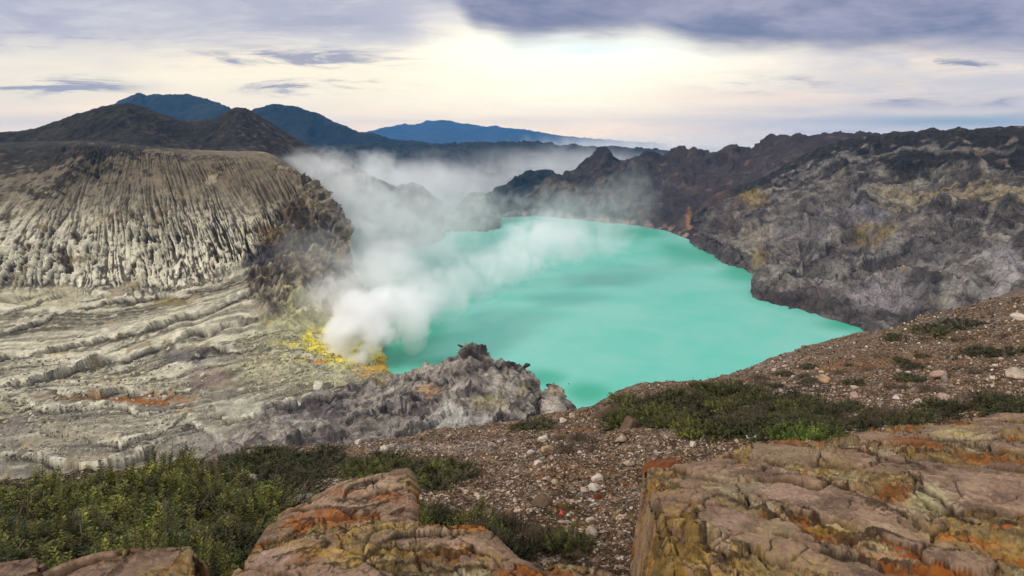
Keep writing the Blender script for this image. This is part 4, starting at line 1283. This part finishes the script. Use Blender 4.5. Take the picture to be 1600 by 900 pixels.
big = [
    (847, 688, 18, 'white', "white stone below the small green tuft on the slope's edge"),
    (857, 705, 24, 'tan', "tan stone just below a white one on the upper gravel slope"),
    (829, 708, 17, 'white', "white stone left of the tan stone on the upper gravel slope"),
    (863, 717, 12, 'pink', "small pinkish stone under the tan stone on the upper gravel slope"),
    (906, 708, 11, 'white', "small white stone beside the dark dry scrub on the gravel"),
    (970, 690, 21, 'pale', "rounded beige grey stone under the brown rock ledge"),
    (840, 725, 18, 'white', "flat white stone on the gravel left of centre"),
    (931, 751, 23, 'white', "bright white stone in the middle of the gravel slope"),
    (928, 766, 19, 'white', "whitish stone just in front of the bright white one"),
    (912, 767, 16, 'pale', "pale stone touching the left of two whitish stones"),
    (867, 756, 14, 'pale', "pale grey stone left of the bright white stone on gravel"),
    (1081, 697, 14, 'white', "white pebble lying below the shrub mat beside the slab"),
    (1151, 690, 10, 'pale', "little pale stone left of the litter by the shrubs"),
    (980, 726, 15, 'pale', "pale stone left of the rusty rock"),
    (794, 771, 10, 'white', "small white stone on the dark gravel above the dry scrub"),
    (921, 815, 17, 'white', "white stone behind the pale block in the hollow"),
    (921, 836, 26, 'pale', "pale square block standing in the hollow between the slabs"),
    (1420, 588, 13, 'white', "white stone on the right slope under the brown patch"),
    (1333, 607, 14, 'pale', "pale stone on the right slope above the shrubs"),
    (1336, 620, 14, 'pink', "pinkish stone right above the dark shrubs"),
    (1398, 624, 11, 'white', "whitish stone right of the pinkish one on the right slope"),
    (1470, 625, 18, 'pink', "rose coloured stone on the right slope"),
    (1431, 630, 13, 'white', "white stone left of the rose coloured stone"),
    (1592, 500, 17, 'white', "rounded white boulder near the right edge, high on the slope"),
    (1590, 592, 24, 'pale', "large pale rock at the right edge above the shrubs"),
    (1292, 597, 26, 'tan', "flat tan rock on the brown part of the right slope"),
    (1470, 592, 22, 'pink', "broad pinkish rock on the right slope below the rust patch"),
    (560, 692, 16, 'white', "pale flat stone on the slope's edge left of the ridge foot"),
    (622, 709, 22, 'white', "long whitish slab behind the left shrub mat"),
    (600, 704, 14, 'white', "small whitish stone behind the left shrub mat"),
    (700, 684, 13, 'pink', "pinkish stone on the rim of the gravel slope"),
    (878, 660, 14, 'white', "white stone on the lip above the lake right of the tuft"),
    (892, 652, 14, 'pale', "pale stone on the lip above the lake at the foot of the ridge"),
]
for a in big:
    put_stone(*a[:5])
put_stone(845, 785, 38, 'brown', "flat dark brown stone on the gravel above the dry scrub", cat="rock", name="rock", sink=0.45)
put_stone(912, 868, 70, 'brown', "big flat grey brown stone in the hollow beside the front slab", cat="rock", name="rock", sink=0.5, aspect=0.5)
put_stone(1032, 736, 60, 'rust', "dark rust red rock at the far corner of the large slab", cat="rock", name="rock", sink=0.4)
put_stone(952, 650, 60, 'brown', "dark brown rock ledge left of the shrub mat above the lake", cat="rock", name="rock", sink=0.45)
put_stone(985, 668, 50, 'brown', "brown rock with ochre side below the dark ledge", cat="rock", name="rock", sink=0.45)
put_stone(1095, 606, 13, 'dark', "small dark boulder on the skyline above the lake", cat="rock", name="rock", sink=0.1)
put_stone(380, 765, 64, 'pale', "pinkish grey rock surrounded by the left shrubs", cat="rock", name="rock", sink=0.3)
put_stone(398, 722, 34, 'pale', "pale grey boulder at the back of the left shrubs", cat="rock", name="rock", sink=0.1)
put_stone(470, 790, 40, 'grey', "grey rock in the gap between shrubs and orange rock", cat="rock", name="rock", sink=0.2)
put_stone(935, 780, 24, 'rust', "rusty tilted flake on the gravel under the white stones", cat="rock", name="rock", sink=0.3)

# medium stones all over the gravel slope: individually placed, alike
zones = [((640, 690, 1010, 830), 120, "small pale or brown stone on the middle gravel slope", "stones on the middle gravel slope", (4, 10)),
         ((1180, 540, 1600, 650), 110, "small pale or brown stone on the right slope", "stones on the right slope", (4, 11)),
         ((1010, 680, 1170, 730), 20, "small stone in the gravel strip behind the large slab", "stones behind the large slab", (4, 8))]
used = []
for (x0, y0, x1, y1), n, lab, grp, (a, b) in zones:
    k = 0
    while k < n:
        x, y = random.uniform(x0, x1), random.uniform(y0, y1)
        if x > 1000 and y > 640 and lab.startswith("small pale"):
            continue
        kd = random.choices(['white', 'pale', 'pink', 'tan', 'grey', 'brown'], [3, 4, 2, 2, 3, 2])[0]
        put_stone(x, y, a + (b - a) * random.random() ** 2.2, kd, lab, grp, sink=0.42, tilt=0.5)
        k += 1


# gravel: uncountable
def scatter_pebbles(name, bvh, region, n, size, cols, label, mat, wts=None, mask=None):
    tmpl = []
    for k in range(6):
        v, f = stone_mesh("pebble", 300 + k, 0.7, 1, 0.6)
        tmpl.append((v, f))
    V_, F_, C_ = [], [], []
    off = 0
    x0, y0, x1, y1 = region
    g = np.random.default_rng(len(label))
    cnt = 0
    tries = 0
    while cnt < n and tries < n * 4:
        tries += 1
        x, y = g.uniform(x0, x1), g.uniform(y0, y1)
        if mask and not mask(x, y, g):
            continue
        if mask:
            b1 = max(math.exp(-((x - 1390) / 120) ** 2 - ((y - 565) / 20) ** 2), math.exp(-((x - 890) / 70) ** 2 - ((y - 805) / 40) ** 2))
            if g.random() < b1 * 0.8:
                continue
        h = hit(bvh, x, y)
        if h is None:
            continue
        loc, nor, dist = h
        if mask and g.random() < 0.75 * float(sst(fbm(np.array(loc) / (0.09 * dist + 0.4), 2), 0.05, -0.25)):
            continue
        r = size(g) * 0.5 * dist / F
        v, f = tmpl[g.integers(6)]
        a = g.uniform(0, 6.28, 3)
        m = np.array(Matrix.Rotation(a[0], 3, 'X') @ Matrix.Rotation(a[1] * 0.2, 3, 'Y') @ Matrix.Rotation(a[2], 3, 'Z'))
        V_.append((v * r) @ m.T + np.array(loc) + np.array([0, 0, r * 0.2]))
        F_.append(f + off)
        off += len(v)
        cc = cols[g.choice(len(cols), p=wts)] * g.uniform(0.7, 1.2)
        C_.append(np.broadcast_to(cc, v.shape))
        cnt += 1
    me = new_mesh(name, np.concatenate(V_), np.concatenate(F_), mat, np.concatenate(C_), smooth=False)
    o = link(name, me)
    tag(o, label, "gravel", kind="stuff")


pc = [rgb(206, 194, 174), rgb(150, 128, 106), rgb(106, 86, 68), rgb(126, 94, 54), rgb(76, 59, 45), rgb(110, 94, 84)]
pw = [0.09, 0.21, 0.26, 0.14, 0.20, 0.10]
scatter_pebbles("gravel", B_slope, (560, 640, 1180, 900), 11000, lambda g: 1.6 + 4.2 * g.random() ** 3, pc,
                "loose brown and whitish gravel covering the middle of the slope", M_pebble, pw,
                lambda x, y, g: not (x > 985 and y < 685) and (x > 640 or g.random() < 0.4))
scatter_pebbles("gravel", B_slope, (1000, 465, 1600, 660), 7000, lambda g: 1.5 + 3.6 * g.random() ** 3, pc,
                "loose mauve and brown rubble covering the right part of the slope", M_pebble, pw,
                lambda x, y, g: not (x < 1250 and y > 610) and g.random() < 0.9)

# pale boulders on the crater floor
bd = [stone_data("boulder", 500 + j, [rgb(206, 200, 166), rgb(196, 188, 158), rgb(186, 176, 150), rgb(212, 206, 186)][j % 4], M_boulder, 0.7 + 0.05 * (j % 3)) for j in range(6)]
random.seed(3)


def boulder_zone(cx, cy_, rx, ry, n, a, b, lab, grp):
    for k in range(n):
        x, y = random.gauss(cx, rx), random.gauss(cy_, ry)
        put_stone(x, y, a + (b - a) * random.random() ** 2.5, None, lab, grp, bvh=B_left, name="boulder", cat="boulder", tilt=0.6,
                  sink=0.2, data=random.choice(bd))


boulder_zone(450, 575, 45, 16, 90, 3, 10, "pale yellowish boulder in the rubble field left of the smoking vents", "boulders left of the vents")
boulder_zone(215, 596, 50, 12, 60, 3, 10, "cream boulder in the rubble band above the orange streak", "boulders above the orange streak")
boulder_zone(40, 640, 40, 18, 50, 3, 13, "whitish boulder at the left edge of the crater floor", "boulders at the left edge of the crater floor")
boulder_zone(190, 535, 80, 10, 40, 3, 8, "blocky pale boulder along the ledge halfway up the crater floor", "boulders on the crater floor ledge")
put_stone(500, 606, 26, None, "large white boulder in front of the smoking vents, left of a pair", bvh=B_left, name="boulder", cat="boulder", data=bd[3])
put_stone(532, 606, 24, None, "large white boulder in front of the smoking vents, right of a pair", bvh=B_left, name="boulder", cat="boulder", data=bd[1])
scatter_pebbles("rubble", B_left, (380, 520, 610, 620), 2600, lambda g: 1.2 + 3.4 * g.random() ** 3,
                [rgb(206, 200, 160), rgb(176, 168, 124), rgb(150, 142, 116)], "pale sulphurous rubble around the vents", M_pebble)
scatter_pebbles("rubble", B_left, (0, 560, 330, 720), 2600, lambda g: 1.2 + 3.0 * g.random() ** 3,
                [rgb(206, 200, 176), rgb(170, 160, 136), rgb(120, 110, 100)], "loose whitish rubble on the left crater floor", M_pebble)


# dark flakes balanced on the ridge end and rocks in the lake
def free_rock(p, r, data, label, rot=(0, 0, 0), sc=(1, 1, 1)):
    o = link("rock", data)
    o.location = p
    o.rotation_euler = rot
    o.scale = (r * sc[0], r * sc[1], r * sc[2])
    tag(o, label, "rock")


dk = [stone_data("rock", 700 + j, rgb(74, 66, 62), M_ridge, 0.8) for j in range(3)]
free_rock(P(822, 571, 331), 2.9, dk[0], "dark block balanced on top of the flakes at the tip of the grey ridge", (0.1, 0.1, 0.4), (1, 1, .85))
free_rock(P(821, 582, 331), 3.0, dk[1], "dark flake right under the balanced block at the ridge tip", (0, 0.2, 1), (1.0, 1, .5))
free_rock(P(812, 584, 332), 5.2, dk[2], "broad dark flake under the balanced block at the ridge tip", (0, 0.55, 0), (1.2, 1, .45))
free_rock(P(826, 594, 331), 3.4, dk[0], "lowest dark flake hanging over the lake at the ridge tip", (0, 0.4, 0), (1.3, 1, .4))
free_rock(P(737, 549, 338), 6, dk[1], "long dark cap rock on the summit of the grey ridge", (0, 0.45, 0), (1.6, 1, .3))
free_rock(P(858, 603, 322), 2.2, dk[2], "little dark rock on the small knob at the end of the ridge", (0, 0, 0), (1, 1, .8))
free_rock(L(888, 600, 0), 1.1, dk[0], "tiny dark rock in the turquoise water, farther of two", (0, 0, 0), (1, 1, .8))
free_rock(L(878, 609, 0), 1.4, dk[1], "tiny dark rock in the turquoise water, nearer of two", (0, 0, 1), (1, 1, .8))
free_rock(L(1234, 482, 0), 2.4, dk[2], "small dark rock in the water off the right cliff", (0, 0, 1), (2, 1, .4))
free_rock(P(481, 287, 752), 7.5, stone_data("rock", 720, rgb(96, 84, 72), M_cliff, 1.0), "rock pinnacle standing on the edge of the left crater wall", (0, 0, 0), (0.9, 0.9, 1.25))


# ---- shrubs
def shrub_mesh(seed, tone, n_sprig=150, leaves=18, leaf=0.024, height=0.5, open_=1.0):
    """dome of leafy sprigs, radius about 0.5 m: foliage and twigs"""
    g = np.random.default_rng(seed)
    LV, LF, LC = [], [], []
    TV, TF, TC = [], [], []
    lo = to = 0
    for k in range(n_sprig):
        a = g.uniform(0, 2 * np.pi)
        rr = 0.5 * math.sqrt(g.random())
        lump = 0.8 + 0.75 * perlin(np.array([[math.cos(a) * rr * 5 + seed, math.sin(a) * rr * 5, seed * 0.37]]))[0]
        root = np.array([math.cos(a) * rr * 0.6, math.sin(a) * rr * 0.6, 0])
        hh = height * lump * (1 - (rr / 0.62) ** 2) * g.uniform(0.65, 1.15) + 0.05
        tip = np.array([math.cos(a) * rr * 1.1 + g.normal() * 0.03, math.sin(a) * rr * 1.1 + g.normal() * 0.03, hh])
        bare = g.random() < 0.09
        if bare:
            tip = tip * np.array([1.15, 1.15, 1.3])
        # twig (thin three-sided)
        w0 = 0.007 if bare else 0.004
        o1 = np.array([w0, 0, 0]); o2 = np.array([-w0 / 2, w0, 0]); o3 = np.array([-w0 / 2, -w0, 0])
        TV += [root + o1, root + o2, root + o3, tip + o1 * .4, tip + o2 * .4, tip + o3 * .4]
        TF += [[to, to + 1, to + 4, to + 3], [to + 1, to + 2, to + 5, to + 4], [to + 2, to, to + 3, to + 5]]
        tc = (rgb(120, 104, 92) if bare else rgb(84, 66, 54)) * g.uniform(0.6, 1.3)
        TC += [tc] * 6
        to += 6
        ax = tip - root
        ln = np.linalg.norm(ax)
        ax /= ln
        sprig_t = g.uniform(0.55, 1.5)
        warm = g.random()
        for j in range(0 if bare else leaves):
            u = 1 - (j / leaves) * min(1.0, 0.13 / ln + 0.12)
            pc_ = root + (tip - root) * u
            ang = j * 2.4 + a
            t1 = np.cross(ax, [0.3, 0.2, 1.0]); t1 /= np.linalg.norm(t1) + 1e-6
            t2 = np.cross(ax, t1)
            out = math.cos(ang) * t1 + math.sin(ang) * t2
            dr = out * 0.85 + ax * g.uniform(0.2, 0.9)
            dr /= np.linalg.norm(dr)
            sd = np.cross(dr, ax + g.normal(size=3) * 0.3); sd /= np.linalg.norm(sd) + 1e-6
            l = leaf * g.uniform(0.7, 1.4)
            q0 = pc_
            LV += [q0, q0 + dr * l * 0.55 + sd * l * 0.30, q0 + dr * l * 1.15, q0 + dr * l * 0.55 - sd * l * 0.30]
            LF.append([lo, lo + 1, lo + 2, lo + 3])
            lo += 4
            base = tone[0] * (1 - warm) + tone[1] * warm
            if g.random() < 0.01:
                base = rgb(110, 64, 34)
            cc = base * sprig_t * g.uniform(0.75, 1.25)
            LC += [cc] * 4
    fol = new_mesh("foliage", np.array(LV), np.array(LF), M_leaf, np.array(LC), smooth=False)
    tw = new_mesh("twigs", np.array(TV), np.array(TF), M_twig, np.array(TC), smooth=False)
    return fol, tw


T1 = (rgb(62, 72, 30), rgb(128, 126, 52))
T2 = (rgb(54, 58, 30), rgb(82, 80, 42))
T3 = (rgb(70, 92, 32), rgb(110, 122, 46))
T4 = (rgb(76, 66, 48), rgb(104, 90, 66))
SH = {'green': [shrub_mesh(20 + i, T1, 190, 22, 0.034, 0.55) for i in range(4)],
      'dull': [shrub_mesh(40 + i, T2, 200, 18, 0.036, 0.42) for i in range(4)],
      'bright': [shrub_mesh(60 + i, T3, 130, 20, 0.036, 0.5) for i in range(2)],
      'dry': [shrub_mesh(80 + i, T4, 170, 6, 0.022, 0.42) for i in range(2)]}


def put_shrub(px, py, wpx, kind, label, group=None, hs=1.0):
    h = hit(B_slope, px, py)
    if h is None:
        return
    loc, nor, dist = h
    sc = wpx * dist / F
    root = bpy.data.objects.new("shrub", None)
    COL.objects.link(root)
    root.empty_display_size = 0.2
    root.location = loc - Vector((0, 0, 0.02 * sc))
    ax = Vector((0, 0, 1)).lerp(nor, 0.5)
    root.rotation_euler = ax.to_track_quat('Z', 'Y').to_euler()
    root.rotation_euler.rotate_axis('Z', random.uniform(0, 6.28))
    root.scale = (sc, sc, sc * hs)
    tag(root, label, "shrub", group)
    f, t = random.choice(SH[kind])
    link("foliage", f, root)
    link("stem", t, root)


random.seed(21)
# left thicket
LT = []
for y in (752, 776, 800, 826, 852, 880, 905, 935):
    x = -60 + random.uniform(0, 40)
    lim = np.interp(y, [740, 776, 800, 826, 852, 880, 905, 935], [440, 470, 440, 425, 400, 375, 360, 340])
    while x < lim:
        LT.append((x, y + random.uniform(-8, 8)))
        x += random.uniform(52, 78) * np.interp(y, [750, 900], [0.85, 1.35])
for x, y in LT:
    top = np.interp(x, [0, 150, 250, 450], [795, 778, 772, 735])
    if y < top:
        continue
    kd = 'dull' if random.random() < 0.3 else 'green'
    put_shrub(x, y, np.interp(y, [750, 900], [84, 150]) * random.uniform(0.85, 1.2), kd,
              "leafy dark green shrub in the dense thicket at the lower left", "shrubs in the lower left thicket", random.choice((0.4, 0.5, 0.6, 0.7, 0.85)))
# mat behind the orange rock
for k in range(26):
    x = random.uniform(360, 720)
    y = np.interp(x, [360, 500, 620, 720], [742, 735, 745, 752]) + random.uniform(-20, 14)
    put_shrub(x, y, random.uniform(52, 84), random.choice(['green', 'dull', 'dull']), "low shrub in the green mat behind the orange rock",
              "shrubs behind the orange rock", 0.6)
# dark scrub between the orange rock and the yellow slab, and right of the slab
for x, y, s_ in ((600, 818, 60), (630, 812, 66), (665, 815, 70), (690, 820, 60), (645, 828, 60)):
    put_shrub(x, y, s_, random.choice(['dull', 'green']), "dark shrub in the notch between the orange rock and the yellow slab", "shrubs in the rock notch", 0.9)
for k in range(15):
    x = random.uniform(735, 890)
    y = np.interp(x, [735, 890], [835, 875]) + random.uniform(-22, 18)
    put_shrub(x, y, random.uniform(50, 84), random.choice(['dry', 'dry', 'dull', 'green']), "brownish half dry shrub in the hollow right of the yellow slab",
              "half dry shrubs in the hollow", 0.9)
# mat in the middle right
for k in range(74):
    x = random.uniform(965, 1275)
    y0 = np.interp(x, [965, 1000, 1100, 1180, 1275], [640, 622, 612, 622, 640])
    y1 = np.interp(x, [965, 1040, 1150, 1275], [672, 684, 690, 692])
    y = random.uniform(y0, y1)
    put_shrub(x, y, random.uniform(40, 70), random.choice(['dull', 'dull', 'dull', 'dull', 'green', 'dry']), "low dark green shrub in the wide mat above the large slab",
              "shrubs in the wide mat", 0.7)
for x, y, s_ in ((1235, 694, 60), (1262, 696, 58), (1290, 690, 52)):
    put_shrub(x, y, s_, 'bright', "bright green leafy shrub touching the back of the large slab", "bright shrubs behind the large slab", 1.0)
for k in range(24):
    x = 1275 + 345 * random.random() ** 1.4
    y0 = np.interp(x, [1275, 1400, 1620], [640, 640, 622])
    y1 = np.interp(x, [1275, 1400, 1620], [690, 672, 648])
    put_shrub(x, random.uniform(y0, y1), random.uniform(34, 62), random.choice(['dry', 'dry', 'dull', 'dull']),
              "dull brownish green shrub on the right, behind the large slab", "shrubs along the right of the slab", 0.7)
for x, y, s_, lab in ((838, 668, 60, "flat green tuft on the lip of the slope below the ridge tip"), (815, 671, 40, "small green tuft left of the flat tuft on the slope's lip"),
                      (1578, 556, 46, "dark round bush at the right edge on the slope"), (1530, 552, 36, "smaller dark bush left of the round one at the right edge"),
                      (1265, 575, 26, "small green tuft on the mauve part of the right slope"), (1400, 530, 30, "green tuft beside the lake corner at the right"),
                      (1460, 520, 50, "low green growth on the right slope below the cliff"), (1510, 512, 50, "low green growth farther right below the cliff"),
                      (1590, 640, 60, "greyish green shrub at the right edge just above the slab")):
    put_shrub(x, y, s_, 'dull', lab, None, 0.55)
for k in range(9):
    put_shrub(random.uniform(870, 930), random.uniform(682, 708), random.uniform(26, 44), 'dry', "dry grey brown scrub on the upper gravel below the ledge",
              "dry scrub below the ledge", 0.6)


for k in range(34):
    x = random.uniform(1180, 1600)
    put_shrub(x, random.uniform(np.interp(x, [1180, 1400, 1600], [590, 545, 500]), np.interp(x, [1180, 1600], [612, 620])), random.uniform(14, 40), random.choice(['dry', 'dry', 'dull']),
              "small low tuft of scrub scattered on the right slope", "scrub tufts on the right slope", 0.5)


# ---- litter
def litter(px, py, wpx, c, label, bvh=None, seed=1, c2=None):
    h = hit(bvh or B_slope, px, py)
    if h is None: return
    loc, nor, dist = h
    r = wpx * 0.5 * dist / F
    n = 9
    g = np.linspace(-1, 1, n)
    gx, gy = np.meshgrid(g, g)
    z = 0.5 * fbm(v3(gx * 1.2, gy * 1.2, seed), 3) + 0.5 * (1 - np.abs(gx))
    v = v3(gx, gy * 0.7, z).reshape(-1, 3) * r
    m = plain("litter", c)
    me = new_mesh("litter", v, grid_faces(n, n), m, None)
    o = link("litter", me, loc=loc + Vector((0, 0, r * 0.1)))
    o.rotation_euler = (0.3, 0, seed)
    so = o.modifiers.new("thick", 'SOLIDIFY')
    so.thickness = r * 0.08
    tag(o, label, "litter")


litter(1182, 690, 24, rgb(176, 190, 172), "crumpled whitish teal wrapper at the edge of the shrub mat", seed=2.0)
litter(867, 838, 9, rgb(40, 140, 200), "scrap of bright blue plastic in the half dry shrubs", seed=3.0)
litter(878, 802, 8, rgb(190, 50, 50), "scrap of red plastic on the gravel above the blue one", seed=4.0)


# ================================================================== STEAM
def steam_mat(name, freq, edge, dens, colour):
    m, t, out = material(name)
    oc = t.n('ShaderNodeTexCoord', out='Object')
    pos = t.n('ShaderNodeNewGeometry', out='Position')
    r = t.n('ShaderNodeVectorMath', {0: oc}, out='Value', operation='LENGTH')
    n = t.noise(pos, freq, 5, 0.62, 0.9)
    q = t.add(t.sub(1.0, r), t.mul(t.sub(n, 0.5), edge))
    f = t.ss(q, 0.12, 0.75)
    al = t.n('ShaderNodeObjectInfo', out='Alpha')
    dn = t.mul(t.mul(f, al), dens)
    v = t.n('ShaderNodeVolumePrincipled', {'Color': colour, 'Density': dn, 'Anisotropy': 0.0, 'Absorption Color': (1, 1, 1)})
    t.link(v, out.inputs['Volume'])
    return m


M_steam = steam_mat("steam", 0.030, 2.3, 0.085, (0.998, 0.996, 0.99))
M_mist = steam_mat("mist", 0.006, 1.3, 0.004, (0.995, 0.995, 1.0))


def sphere_mesh(mat, name):
    import bmesh
    bm = bmesh.new()
    bmesh.ops.create_icosphere(bm, subdivisions=3, radius=1.0)
    me = bpy.data.meshes.new(name)
    bm.to_mesh(me)
    bm.free()
    me.materials.append(mat)
    return me


def steam(name, label, puffs, mat):
    root = bpy.data.objects.new(name, None)
    COL.objects.link(root)
    p0 = puffs[0]
    root.location = P(p0[0], p0[1], p0[2])
    tag(root, label, "steam", kind="stuff")
    me = sphere_mesh(mat, "puff")
    for px, py, D, rx, ry, rd, a in puffs:
        o = link("puff", me, root)
        o.location = Vector(P(px, py, D)) - root.location
        k = D / F
        o.scale = (rx * k * 1.25, rd, ry * k * 1.25)
        o.color = (1, 1, 1, a)


steam("steam_plume", "dense white sulphur steam billowing from the vents and drifting over the lake", [
    (522, 556, 476, 24, 18, 16, 1.83), (556, 562, 472, 30, 16, 16, 2.17), (540, 525, 482, 42, 30, 28, 1.83), (580, 520, 478, 42, 38, 28, 1.67), (560, 488, 490, 56, 42, 40, 0.95),
    (622, 482, 505, 62, 46, 44, 1.07), (530, 455, 500, 40, 36, 34, 0.26), (668, 462, 540, 60, 38, 46, 0.40), (600, 425, 560, 70, 50, 56, 0.29), (730, 438, 600, 66, 32, 50, 0.25), (795, 405, 670, 66, 38, 54, 0.26),
    (850, 378, 760, 66, 44, 60, 0.41), (915, 375, 830, 80, 38, 70, 0.11), (644, 515, 500, 24, 38, 26, 0.54)], M_steam)
steam("steam_cloud", "thinner grey white steam rising behind the left crater wall", [
    (620, 390, 760, 110, 90, 120, 0.085), (560, 335, 880, 90, 80, 120, 0.10), (650, 330, 950, 120, 80, 150, 0.065), (480, 262, 1000, 66, 30, 90, 0.14), (530, 300, 900, 70, 60, 90, 0.12), (575, 400, 700, 60, 80, 70, 0.10),
    (588, 256, 1050, 34, 22, 70, 0.14), (600, 450, 640, 80, 70, 80, 0.10), (730, 330, 1150, 90, 50, 150, 0.04), (975, 325, 1300, 60, 66, 90, 0.035), (500, 410, 600, 70, 60, 60, 0.04), (500, 470, 540, 44, 40, 40, 0.07),
    (880, 335, 1250, 90, 46, 120, 0.045), (690, 400, 800, 90, 60, 100, 0.06)], M_steam)
steam("mist", "pale low mist lying over the land behind the lake", [
    (700, 300, 2300, 200, 44, 600, 0.45), (900, 290, 2500, 240, 54, 600, 0.7), (860, 262, 3000, 260, 34, 700, 0.35), (1060, 250, 4200, 330, 40, 900, 0.8), (640, 285, 2100, 120, 36, 500, 0.5)], M_mist)


# ---- haze: the air itself
def build_haze():
    x0, x1, y0, y1, z0, z1 = -16500, 16500, -16500, 16500, -60, 650
    v = np.array([(x, y, z) for z in (z0, z1) for y in (y0, y1) for x in (x0, x1)], float)
    f = np.array([[0, 2, 3, 1], [4, 5, 7, 6], [0, 1, 5, 4], [2, 6, 7, 3], [0, 4, 6, 2], [1, 3, 7, 5]])
    m, t, out = material("air")
    vol = t.n('ShaderNodeVolumePrincipled', {'Color': (0.13, 0.44, 0.97), 'Density': 4.4e-5, 'Anisotropy': 0.0})
    t.link(vol, out.inputs['Volume'])
    o = link("haze", new_mesh("haze", v, f, m, None, smooth=False))
    tag(o, "blue haze in the air between the crater and the far mountains", "haze", kind="stuff")


build_haze()
